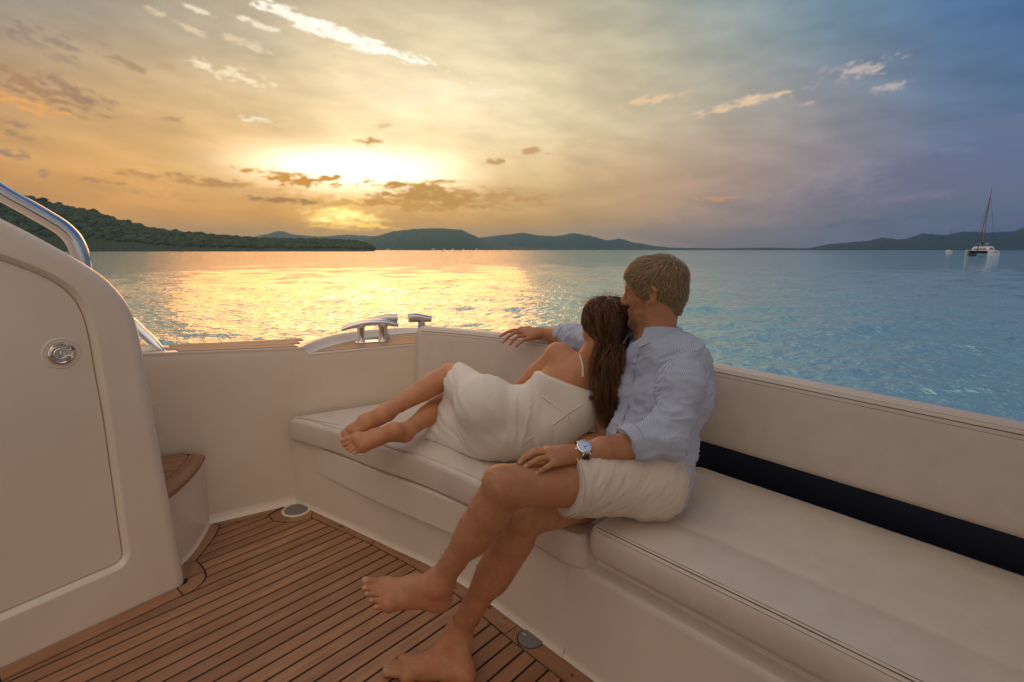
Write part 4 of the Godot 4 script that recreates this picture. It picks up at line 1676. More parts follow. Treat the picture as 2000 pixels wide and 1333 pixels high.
# ---------------------------------------------------------------- the bench
func bench() -> void:
	var o := thing("bench_base", "cream moulded base of the curved cockpit bench", "bench", Vector3(0.4, 0, 0.3))
	var foot := smooth2([Vector2(0.030, -1.09), Vector2(0.046, -1.02), Vector2(0.078, -0.909), Vector2(0.142, -0.619), Vector2(0.192, -0.38), Vector2(0.238, -0.17), Vector2(0.258, 0.02), Vector2(0.262, 0.196), Vector2(0.261, 0.50)], 6)
	var secL := func(_t: float) -> PackedVector2Array:
		return PackedVector2Array([Vector2(0.022, -0.03), Vector2(0.016, 0.0), Vector2(0.006, 0.008), Vector2(0, 0.022), Vector2(-0.004, 0.30), Vector2(-0.010, 0.324), Vector2(-0.025, 0.333), Vector2(-0.30, 0.333), Vector2(-0.30, -0.03)])
	var left := sweep(foot, secL)
	part("front_panel", left.mesh(35), M.gel, o)
	var secR := func(t: float) -> PackedVector2Array:
		var k := smoothstep(0.0, 0.02, t)
		return PackedVector2Array([Vector2(0.022, -0.03), Vector2(0.014, 0.0), Vector2(0.004, 0.008), Vector2(0, 0.022), Vector2(0.0, 0.318), Vector2(-0.003, 0.333), Vector2(-0.012, 0.342), Vector2(-0.034, 0.346 + 0.004 * k), Vector2(-0.040, 0.352), Vector2(-0.042, 0.404), Vector2(-0.60, 0.404), Vector2(-0.60, -0.03)])
	var right := sweep(PackedVector2Array([Vector2(0.261, 0.50), Vector2(0.261, 0.53), Vector2(0.260, 0.8), Vector2(0.259, 1.6), Vector2(0.259, 3.0)]), secR)
	part("front_panel", right.mesh(35), M.gel, o)
	# support under the left cushion and the dark lining behind the gap
	var bx := MB.new()
	bx.slab(PackedVector2Array([Vector2(0.30, 0.52), Vector2(0.24, 0.0), Vector2(0.15, -0.45), Vector2(0.07, -0.98), Vector2(0.60, -0.90), Vector2(0.86, -0.6), Vector2(0.92, 0.52)]), 0.2, 0.332)
	part("seat_support", bx.mesh(), M.gel, o)
	var nv := MB.new()
	var bk := smooth2([Vector2(0.80, -0.84), Vector2(0.89, -0.66), Vector2(0.955, -0.35), Vector2(0.99, 0.0), Vector2(1.0, 0.5), Vector2(1.0, 3.0)], 5)
	var rows := []
	for y in [0.2, 0.66]:
		var row := PackedVector3Array()
		for p in bk:
			row.append(Vector3(p.x, y, p.y))
		rows.append(row)
	for y in [0.66, 0.2]:
		var row := PackedVector3Array()
		for p in bk:
			row.append(Vector3(p.x + 0.02, y, p.y))
		rows.append(row)
	nv.loft(rows, false, false)
	nv.outwards()
	part("back_lining", nv.mesh(30), M.navy, o)

	# left seat cushion
	var H := 0.455
	var cu := thing("seat_cushion", "cream vinyl seat cushion with curved front under the reclining woman", "cushion", Vector3(0.45, 0.335, -0.2), "bench cushions")
	var fr := smooth2([Vector2(0.020, -1.02), Vector2(0.030, -0.985), Vector2(0.066, -0.87), Vector2(0.112, -0.703), Vector2(0.162, -0.437), Vector2(0.212, -0.235), Vector2(0.238, -0.021), Vector2(0.243, 0.141), Vector2(0.238, 0.34), Vector2(0.231, 0.46), Vector2(0.238, 0.525), Vector2(0.262, 0.562)], 5)
	var outl := PackedVector2Array()
	outl.append_array(fr)
	outl.append_array(PackedVector2Array([Vector2(0.30, 0.572), Vector2(0.60, 0.572), Vector2(0.90, 0.572)]))
	outl.append_array(smooth2([Vector2(0.965, 0.50), Vector2(0.955, 0.1), Vector2(0.925, -0.3), Vector2(0.87, -0.62), Vector2(0.79, -0.83), Vector2(0.70, -0.905)], 4))
	outl.append_array(PackedVector2Array([Vector2(0.4, -0.965), Vector2(0.15, -1.012)]))
	var cm := cushion_mesh(outl, 0.336, H, 0.028, 0.010)
	pressed(cm, 0.45)
	part("pad", cm.mesh(50), M.vinyl, cu)
	var seam := []
	for i in range(2, fr.size() - 2):
		var t := (fr[i + 1] - fr[i - 1]).normalized()
		var n := Vector2(t.y, -t.x)
		if n.x < 0:
			n = -n
		var q := fr[i] + n * 0.0145
		seam.append(Vector3(q.x, H - 0.0042, q.y))
	strip_tube(seam, 0.0014, "seam", M.seam, cu)
	var se2 := []
	for i in range(2, fr.size() - 2):
		var t := (fr[i + 1] - fr[i - 1]).normalized()
		var n := Vector2(t.y, -t.x)
		if n.x < 0:
			n = -n
		var q := fr[i] + n * 0.021
		se2.append(Vector3(q.x, H - 0.0006, q.y))
	strip_tube(se2, 0.0006, "seam", M.seam, cu)
	strip_tube([Vector3(0.16, H + 0.001, -0.62), Vector3(0.45, H + 0.006, -0.56), Vector3(0.75, H + 0.002, -0.5)], 0.0008, "seam", M.seam, cu)

	# right seat cushion: two widths of vinyl with a fold between them
	var cr := thing("seat_cushion", "long pinkish cream seat cushion with lengthwise fold", "cushion", Vector3(0.55, 0.405, 1.6), "bench cushions")
	var secC := func(_t: float) -> PackedVector2Array:
		return PackedVector2Array([Vector2(0.016, 0.406), Vector2(0.006, 0.411), Vector2(-0.001, 0.428), Vector2(-0.004, 0.455), Vector2(-0.001, 0.484), Vector2(0.006, 0.501), Vector2(0.014, 0.5085), Vector2(0.024, 0.512), Vector2(0.06, 0.5155), Vector2(0.09, 0.5165), Vector2(0.12, 0.517), Vector2(0.145, 0.5165), Vector2(0.17, 0.5155), Vector2(0.196, 0.5115), Vector2(0.206, 0.5085), Vector2(0.216, 0.5115), Vector2(0.235, 0.5145), Vector2(0.26, 0.516), Vector2(0.29, 0.517), Vector2(0.32, 0.5178), Vector2(0.36, 0.5183), Vector2(0.40, 0.5185), Vector2(0.44, 0.518), Vector2(0.48, 0.517), Vector2(0.52, 0.516), Vector2(0.55, 0.515), Vector2(0.64, 0.508), Vector2(0.675, 0.495), Vector2(0.685, 0.47), Vector2(0.68, 0.41), Vector2(0.66, 0.406), Vector2(0.3, 0.406)])
	var cp := PackedVector2Array([Vector2(0.232, 3.0), Vector2(0.236, 2.2), Vector2(0.238, 1.7)])
	for k in 44:
		var z := 1.68 - k * 0.025
		cp.append(Vector2(0.233 + 0.006 * smoothstep(0.6, 1.1, z), z))
	cp.append(Vector2(0.233, 0.578))
	var rm := sweep(cp, secC, 0.0, 0.03)
	pressed(rm, 0.507)
	part("pad", rm.mesh(60), M.vinyl, cr)
	var s1 := []
	var s2 := []
	var s3 := []
	for z in [0.605, 0.66, 0.8, 1.1, 1.6, 2.2, 3.0]:
		var x0 := 0.233 + 0.006 * smoothstep(0.6, 1.1, z)
		s1.append(Vector3(x0 + 0.0125, 0.5078, z))
		s2.append(Vector3(x0 + 0.0055, 0.4998, z))
		s3.append(Vector3(x0 + 0.0205, 0.5112, z))
	strip_tube(s1, 0.0014, "seam", M.seam, cr)
	strip_tube(s2, 0.0006, "seam", M.seam, cr)
	strip_tube(s3, 0.0006, "seam", M.seam, cr)

	# backrest: a bolster that runs along the side and bends round to the bulwark
	var br := thing("backrest", "cream vinyl bolster backrest curving round the bench to the bulwark", "backrest", Vector3(0.95, 0.59, 0.4))
	var path := smooth2([Vector2(0.905, 3.0), Vector2(0.905, 2.0), Vector2(0.905, 1.2), Vector2(0.903, 0.7), Vector2(0.897, 0.3), Vector2(0.878, -0.1), Vector2(0.838, -0.42), Vector2(0.778, -0.67), Vector2(0.71, -0.835), Vector2(0.655, -0.93)], 6)
	var top_at := func(t: float) -> float: return lerpf(0.889, 0.838, smoothstep(0.62, 1.0, t))
	var secB := func(t: float) -> PackedVector2Array:
		var T: float = top_at.call(t)
		var B := lerpf(0.592, 0.445, smoothstep(0.60, 0.80, t))
		return PackedVector2Array([Vector2(0.020, B), Vector2(0.004, B + 0.008), Vector2(-0.004, B + 0.03), Vector2(-0.006, B + 0.10), Vector2(0.0, lerpf(B, T, 0.62)), Vector2(0.008, T - 0.05), Vector2(0.013, T - 0.028), Vector2(0.020, T - 0.013), Vector2(0.032, T - 0.004), Vector2(0.052, T), Vector2(0.08, T - 0.002), Vector2(0.105, T - 0.012), Vector2(0.122, T - 0.032), Vector2(0.13, T - 0.07), Vector2(0.13, B + 0.05), Vector2(0.115, B + 0.01), Vector2(0.09, B)])
	# the path runs towards the bow, so the sea is on its right hand: mirror the section
	var secM := func(t: float) -> PackedVector2Array:
		var out := PackedVector2Array()
		for q in secB.call(t):
			out.append(Vector2(q.x, q.y))
		return out
	var bm := sweep(path, secM, 0.0, 0.045)
	part("bolster", bm.mesh(60), M.vinyl, br)
	for e in [[0.0155, -0.0215, 0.0013], [0.0115, -0.034, 0.0006], [0.0235, -0.0105, 0.0006]]:
		var sl := []
		var total := 0.0
		for i in range(1, path.size()):
			total += path[i].distance_to(path[i - 1])
		var run := 0.0
		for i in path.size() - 3:
			if i > 0:
				run += path[i].distance_to(path[i - 1])
			var t := (path[mini(i + 1, path.size() - 1)] - path[maxi(i - 1, 0)]).normalized()
			var n := Vector2(-t.y, t.x)
			var T: float = top_at.call(run / total)
			sl.append(Vector3(path[i].x + n.x * e[0], T + e[1], path[i].y + n.y * e[0]))
		strip_tube(sl, e[2], "seam", M.seam, br)

# a flat cushion from its outline: rounded rims and a slightly crowned top
func cushion_mesh(outl: PackedVector2Array, y0: float, y1: float, rim: float, crown: float) -> MB:
	var mb := MB.new()
	var rows := []
	var c := Vector2.ZERO
	for p in outl:
		c += p
	c /= outl.size()
	for q in [[0.012, y0], [0.003, y0 + 0.006], [0.0, y0 + 0.02], [-0.002, (y0 + y1) * 0.5], [0.0, y1 - 0.024], [0.005, y1 - 0.010], [0.013, y1 - 0.0035], [rim, y1]]:
		var ring := inset(outl, q[0])
		var row := PackedVector3Array()
		for p in ring:
			row.append(Vector3(p.x, q[1], p.y))
		rows.append(row)
	for k in range(1, 31):
		var t := k / 30.0
		var row := PackedVector3Array()
		var ring := inset(outl, rim)
		for p in ring:
			var e := p.lerp(c, t * 0.985)
			row.append(Vector3(e.x, y1 + crown * (1.0 - pow(1.0 - t, 2.2)), e.y))
		rows.append(row)
	mb.loft(rows)
	mb.outwards()
	return mb

# where bodies press: points, reach and depth; the cover gives way and puckers round them
var PRESS := [[Vector3(0.50, 0, -0.12), Vector3(0.62, 0, 0.22), 0.10, 0.016], [Vector3(0.47, 0, -0.36), Vector3(0.50, 0, -0.12), 0.09, 0.012], [Vector3(0.52, 0, 0.66), Vector3(0.66, 0, 0.60), 0.12, 0.020], [Vector3(0.10, 0, -0.42), Vector3(0.22, 0, -0.36), 0.05, 0.006]]
func pressed(mb: MB, y_from: float) -> void:
	var n := FastNoiseLite.new()
	n.seed = 71
	n.frequency = 1.0
	for i in mb.v.size():
		var v := mb.v[i]
		if v.y < y_from:
			continue
		var d := 0.0
		var pk := 0.0
		for p in PRESS:
			var q := Geometry3D.get_closest_point_to_segment(Vector3(v.x, 0, v.z), p[0], p[1])
			var r: float = q.distance_to(Vector3(v.x, 0, v.z)) / (p[2] as float)
			d += (p[3] as float) * exp(-r * r)
			pk = maxf(pk, exp(-pow((r - 1.5) / 0.7, 2.0)))
		var w := n.get_noise_2d(v.x * 26.0 + v.z * 9.0, v.z * 17.0 - v.x * 6.0)
		mb.v[i].y = v.y - d + pk * (0.5 - absf(w)) * 0.0045 + n.get_noise_2d(v.x * 7.0, v.z * 7.0) * 0.0022

func fittings() -> void:
	# drain with a glass lid in the corner, half-round deck light by the bench
	var c := Vector3(0.006, 0, -0.972)
	var o := thing("deck_drain", "round grey lidded drain in the floor corner by the bulwark", "drain", c)
	var rim := MB.new()
	rim.lathe(c, Vector3.UP, [[0.066, -0.003], [0.066, 0.001], [0.062, 0.004], [0.056, 0.0045], [0.053, 0.002]], 32)
	rim.slab(PackedVector2Array([Vector2(-0.03, -1.06), Vector2(0.05, -1.06), Vector2(0.085, -0.93), Vector2(0.06, -0.93), Vector2(0.0, -0.99)]), -0.004, 0.0012)
	part("surround", rim.mesh(50), M.gel, o)
	var lid := MB.new()
	lid.lathe(c, Vector3.UP, [[0.0535, -0.001], [0.0535, 0.004], [0.050, 0.0062], [0.0, 0.0066]], 32)
	lid.outwards()
	part("lid", lid.mesh(30), M.glass_lens, o)
	var c2 := Vector3(0.232, 0, 0.374)
	var o2 := thing("deck_light", "half hidden grey round lid set in the margin board", "deck light", c2)
	var ld := MB.new()
	ld.lathe(c2, Vector3.UP, [[0.043, -0.003], [0.043, 0.0015], [0.040, 0.003], [0.0, 0.0032]], 32)
	ld.outwards()
	part("lid", ld.mesh(30), M.glass_lens, o2)
	var pin := MB.new()
	pin.box(c2 + Vector3(-0.004, 0.0036, -0.026), Vector3(0.006, 0.0012, 0.016), 0.0004)
	pin.outwards()
	part("hinge", pin.mesh(), M.steel, o2)
	# mooring cleat on two posts
	var a := fl(703, 669.5, 0.749)
	var b := fl(749, 667.0, 0.749)
	var mid := (a + b) * 0.5
	var u := (b - a).normalized()
	var w := u.cross(Vector3.UP)
	var k := thing("mooring_cleat", "polished steel horn cleat on two posts on the teak", "cleat", mid)
	var plate := MB.new()
	var pr := PackedVector2Array()
	for e in 28:
		var an := TAU * e / 28.0
		var q := mid + u * (clampf(cos(an) * 1.25, -1, 1) * 0.075 + cos(an) * 0.012) + w * (sin(an) * 0.026)
		pr.append(V2(q))
	plate.slab(pr, 0.747, 0.755, Vector2(1, 0), 0.002)
	part("base_plate", plate.mesh(40), M.steel, k)
	for s in [-0.056, 0.056]:
		var p := MB.new()
		var f: Vector3 = mid + u * s
		p.lathe(f, Vector3.UP, [[0.026, 0.004], [0.021, 0.012], [0.0195, 0.03], [0.0195, 0.075], [0.024, 0.09]], 20)
		p.outwards()
		part("post", p.mesh(50), M.steel, k)
	var hb := MB.new()
	var hr := []
	for e in 25:
		var t := -1.0 + 2.0 * e / 24.0
		var ce := mid + u * (t * 0.148 - 0.008) + Vector3(0, 0.100 - 0.026 * t * t + 0.012 * (t + 1.0) * 0.5, 0)
		var r := 0.0195 * (1.0 - 0.42 * pow(absf(t), 3.0))
		var row := PackedVector3Array()
		var tan := (u + Vector3(0, (-0.052 * t + 0.006) / 0.148, 0)).normalized()
		var upv := w.cross(tan).normalized()
		if upv.y < 0:
			upv = -upv
		for g in 16:
			var an := TAU * g / 16.0
			row.append(ce + w * (cos(an) * r * 1.15) + upv * (sin(an) * r * 0.92))
		hr.append(row)
	hb.loft(hr)
	hb.outwards()
	part("horn", hb.mesh(50), M.steel, k)
	# open fairlead on the outer edge: two posts, each with a bent roller bar
	var fa := fl(750, 655, 0.77)
	var fb := fl(823, 652, 0.77)
	var f0 := (fa + fb) * 0.5
	var fo := thing("fairlead", "steel open fairlead with two horned posts on the outer edge", "fairlead", f0)
	for s in 2:
		var p: Vector3 = fa if s == 0 else fb
		var dir := (fb - fa).normalized()
		var st := MB.new()
		st.lathe(p, Vector3.UP, [[0.030, -0.03], [0.028, 0.004], [0.020, 0.012], [0.019, 0.07], [0.022, 0.085]], 16)
		st.outwards()
		part("post", st.mesh(50), M.steel_dull, fo)
		var br := MB.new()
		var q0 := p + Vector3(0, 0.092, 0) + dir * (0.072 if s == 0 else -0.072)
		var q1 := p + Vector3(0, 0.082, 0) - dir * (0.085 if s == 0 else -0.055)
		br.tube([q0, q0.lerp(q1, 0.35) + Vector3(0, 0.004, 0), q0.lerp(q1, 0.7) + Vector3(0, 0.002, 0), q1], [0.026, 0.026, 0.021, 0.012 if s == 0 else 0.018], 16)
		br.outwards()
		part("bar", br.mesh(50), M.steel_dull, fo)
	# foot of the rail that comes down onto the gunwale behind the locker
	var r0 := fl(314, 683, 0.812)
	var ro := thing("rail_foot", "slanting steel rail foot on the gunwale beside the locker", "rail", r0)
	var rt := MB.new()
	var dr := pd(262, 634, 2.36)
	rt.tube([dr + (dr - r0) * 1.5, dr, r0.lerp(dr, 0.3), r0, r0 + Vector3(0.012, -0.012, 0.0)], [0.02, 0.02, 0.019, 0.013, 0.004], 14)
	rt.outwards()
	part("tube", rt.mesh(70), M.steel, ro)
	var wb := MB.new()
	wb.slab(PackedVector2Array([V2(r0) + Vector2(0.01, 0.0), V2(r0) + Vector2(-0.16, -0.10), V2(r0) + Vector2(-0.20, 0.02), V2(r0) + Vector2(-0.08, 0.035)]), 0.79, 0.818, Vector2(1, 0), 0.004)
	part("pad", wb.mesh(), M.gel, ro)


# an added, unseen roof over the camera, put in to keep the light of the zenith off the near bench and deck
func added_roof() -> void:
	var o := thing("added_roof", "added unseen cream roof that shades the near bench and deck", "roof", Vector3(-0.6, 2.4, 2.0))
	var pl := PackedVector2Array([Vector2(1.3, 4.5), Vector2(1.3, 1.4), Vector2(1.1, 1.25), Vector2(0.8, 1.2), Vector2(-1.8, 1.25), Vector2(-2.8, 1.5), Vector2(-2.8, 4.5)])
	var mb := MB.new()
	mb.slab(pl, 2.40, 2.52, Vector2(1, 0), 0.03)
	var under := mb.v.size()
	var t := Geometry2D.triangulate_polygon(pl)
	for p in pl:
		mb.add(Vector3(p.x, 2.40, p.y))
	for i in range(0, t.size(), 3):
		mb.tri(under + t[i], under + t[i + 1], under + t[i + 2])
	part("roof", mb.mesh(), M.gel, o)
# ---------------------------------------------------------------- people
class Pose:
	var f: Vector3       # the way the face looks
	var u: Vector3
	var s: Vector3       # towards the person's left
	var o: Vector3
	var k := 1.0
	func at(a: float, b: float, c: float) -> Vector3:
		return o + (f * a + u * b + s * c) * k

func pose(o: Vector3, fwd: Vector3, up: Vector3, k: float) -> Pose:
	var p := Pose.new()
	p.o = o
	p.k = k
	p.f = fwd.normalized()
	p.u = (up - p.f * up.dot(p.f)).normalized()
	p.s = p.u.cross(p.f)
	return p

# a head with face and ears, and the neck down to its root
func head_field(p: Pose, neck: Vector3, nr: float, cell: float) -> Fld:
	var r := 0.165 * p.k
	var lo := (p.o - Vector3(r, r, r)).min(neck - Vector3(0.08, 0.05, 0.08))
	var hi := (p.o + Vector3(r, r, r)).max(neck + Vector3(0.08, 0.05, 0.08))
	var h := Fld.new(lo, hi, cell)
	var k := p.k
	h.bone(p.at(-0.028, 0.030, 0), p.at(0.022, 0.034, 0), 0.078 * k, 0.074 * k, 0.02)
	h.bone(p.at(-0.02, 0.042, 0), p.at(0.01, 0.042, 0), 0.074 * k, 0.074 * k, 0.02)
	h.bone(p.at(0.040, 0.02, 0), p.at(0.046, -0.055, 0), 0.056 * k, 0.047 * k, 0.03)
	for e in [-1.0, 1.0]:
		h.bone(p.at(-0.004, -0.045, 0.048 * e), p.at(0.072, -0.103, 0.016 * e), 0.020 * k, 0.019 * k, 0.028)
		h.bone(p.at(0.050, -0.018, 0.042 * e), p.at(0.078, -0.024, 0.030 * e), 0.020 * k, 0.014 * k, 0.02)
		h.bone(p.at(0.088, 0.030, 0.012 * e), p.at(0.075, 0.028, 0.046 * e), 0.0115 * k, 0.011 * k, 0.014)
		h.bone(p.at(0.100, 0.006, 0.031 * e), p.at(0.104, 0.004, 0.031 * e), 0.014 * k, 0.014 * k, 0.012, Vector3.ZERO, 1.0, -1)
		h.bone(p.at(0.0795, 0.005, 0.031 * e), p.at(0.080, 0.005, 0.031 * e), 0.0125 * k, 0.0125 * k, 0.004)
		h.bone(p.at(0.104, -0.030, 0.009 * e), p.at(0.108, -0.030, 0.008 * e), 0.008 * k, 0.008 * k, 0.008)
		# ear: rim, lobe, and the hollow
		var q := [p.at(0.006, 0.010, 0.074 * e), p.at(-0.002, 0.027, 0.080 * e), p.at(-0.016, 0.029, 0.086 * e), p.at(-0.024, 0.016, 0.089 * e), p.at(-0.021, -0.004, 0.086 * e), p.at(-0.010, -0.021, 0.080 * e), p.at(0.001, -0.027, 0.075 * e)]
		h.chain(q, [0.0048 * k, 0.0048 * k, 0.0052 * k, 0.0055 * k, 0.0055 * k, 0.0065 * k, 0.0065 * k], 0.006)
		h.bone(p.at(-0.010, 0.008, 0.0775 * e), p.at(-0.008, -0.010, 0.0765 * e), 0.0095 * k, 0.008 * k, 0.008)
		h.bone(p.at(-0.010, 0.010, 0.091 * e), p.at(-0.006, -0.008, 0.090 * e), 0.0085 * k, 0.0075 * k, 0.004, Vector3.ZERO, 1.0, -1)
	h.bone(p.at(0.086, -0.108, 0.008), p.at(0.086, -0.108, -0.008), 0.018 * k, 0.018 * k, 0.022)
	h.bone(p.at(0.093, 0.018, 0), p.at(0.118, -0.022, 0), 0.0085 * k, 0.0115 * k, 0.014)
	h.bone(p.at(0.093, -0.056, 0.014), p.at(0.093, -0.056, -0.014), 0.0085 * k, 0.0085 * k, 0.008)
	h.bone(p.at(0.091, -0.070, 0.012), p.at(0.091, -0.070, -0.012), 0.0095 * k, 0.0095 * k, 0.008)
	h.bone(p.at(-0.022, -0.040, 0), neck, nr, nr * 1.12, 0.03)
	h.bone(p.at(0.03, -0.09, 0), neck + p.f * 0.02, nr * 0.55, nr * 0.7, 0.04)
	return h

# fingers: each a chain of points with its own radius at the root
func finger(h: Fld, pts: Array, r: float) -> void:
	for i in pts.size() - 1:
		h.bone(pts[i], pts[i + 1], r * (0.90 - 0.075 * i), r * (0.90 - 0.075 * (i + 1)), 0.0025)

func near_box(pts: Array, m: float) -> Array:
	var lo: Vector3 = pts[0]
	var hi: Vector3 = pts[0]
	for p in pts:
		lo = lo.min(p)
		hi = hi.max(p)
	return [lo - Vector3(m, m, m), hi + Vector3(m, m, m)]

func fields(pts: Array, m: float, cell: float) -> Fld:
	var b := near_box(pts, m)
	return Fld.new(b[0], b[1], cell)

# strands as narrow ribbons, two-sided
func ribbon(mb: MB, pts: PackedVector3Array, w: float, side: Vector3, shade: Color, cols: PackedColorArray) -> PackedColorArray:
	var b := mb.v.size()
	var n := pts.size()
	for i in n:
		var t := (pts[mini(i + 1, n - 1)] - pts[maxi(i - 1, 0)]).normalized()
		var x := (side - t * side.dot(t)).normalized()
		var ww := w * (1.0 - 0.75 * pow(float(i) / (n - 1), 3.0)) * 0.5
		mb.add(pts[i] - x * ww)
		mb.add(pts[i] + x * ww)
		cols.append(shade)
		cols.append(shade)
	for i in n - 1:
		mb.quad(b + i * 2, b + i * 2 + 1, b + i * 2 + 3, b + i * 2 + 2)
	return cols

func people() -> void:
	var t0 := Time.get_ticks_msec()
	var weave := noise_image(256, 256, 0.2, 60, 2)
	var skin := mat(Color.WHITE, 0.56)
	skin.vertex_color_use_as_albedo = true
	skin.subsurf_scatter_enabled = true
	skin.subsurf_scatter_strength = 0.12
	skin.normal_enabled = true
	skin.normal_texture = normal_tex(noise_image(256, 256, 0.08, 62, 4), 1.5)
	skin.normal_scale = 0.55
	skin.uv1_triplanar = true
	skin.uv1_scale = Vector3(9, 9, 9)
	M.skin = skin
	var hair := mat(Color.WHITE, 0.42)
	hair.vertex_color_use_as_albedo = true
	hair.backlight_enabled = true
	hair.backlight = Color(0.55, 0.33, 0.13)
	M.hair = hair
	# shirt cloth: narrow blue and white stripes
	var si := Image.create(64, 64, true, Image.FORMAT_RGB8)
	for y in 64:
		for x in 64:
			var q := 1.0 if fmod(x / 32.0, 1.0) < 0.5 else 0.0
			var n := weave.get_pixel(x * 3, y * 3).r * 0.16 - 0.08
			var c := Vector3(0.52, 0.56, 0.66).lerp(Vector3(0.36, 0.42, 0.56), q) * (1.0 + n)
			si.set_pixel(x, y, lin(c.x, c.y, c.z))
	var sh := mat(Color.WHITE, 0.85)
	sh.albedo_texture = tex(si)
	sh.normal_enabled = true
	M.shirt = sh
	sh.normal_enabled = false
	var kh := mat(Color.WHITE, 0.88)
	kh.albedo_texture = tex(ramp_image(weave, lin(0.62, 0.54, 0.44), lin(0.72, 0.64, 0.535)))
	kh.uv1_triplanar = true
	kh.uv1_scale = Vector3(14, 14, 14)
	M.khaki = kh
	var dr := mat(Color.WHITE, 0.8)
	dr.albedo_texture = tex(ramp_image(weave, lin(0.74, 0.69, 0.60), lin(0.80, 0.75, 0.66)))
	dr.uv1_triplanar = true
	dr.uv1_scale = Vector3(16, 16, 16)
	dr.rim_enabled = true
	dr.rim = 0.2
	M.dress = dr
	man()
	print("man ", Time.get_ticks_msec() - t0)
	woman()
	print("woman ", Time.get_ticks_msec() - t0)

func foot_bones(f: Fld, ank: Vector3, heel: Vector3, mid: Vector3, bm: Vector3, bl: Vector3, k := 1.0) -> void:
	f.bone(ank, mid, 0.036 * k, 0.027 * k, 0.03)
	f.bone(heel, ank, 0.029 * k, 0.035 * k, 0.03)
	f.bone(heel, mid, 0.028 * k, 0.026 * k, 0.03)
	f.bone(mid, bm, 0.028 * k, 0.0205 * k, 0.025)
	f.bone(mid, bl, 0.026 * k, 0.0165 * k, 0.025)
	f.bone(heel, bl, 0.025 * k, 0.0165 * k, 0.025)
	f.bone(bm, bl, 0.0185 * k, 0.0165 * k, 0.02)

func toes(f: Fld, roots: Array, tips: Array, k := 1.0) -> void:
	for i in 5:
		var r: float = [0.0118, 0.0080, 0.0076, 0.0072, 0.0070][i] * k
		var a: Vector3 = roots[i]
		var b: Vector3 = tips[i]
		f.bone(a, a.lerp(b, 0.55), r * 0.95, r * 0.88, 0.008)
		f.bone(a.lerp(b, 0.55), b, r * 0.88, r * 1.02, 0.004)

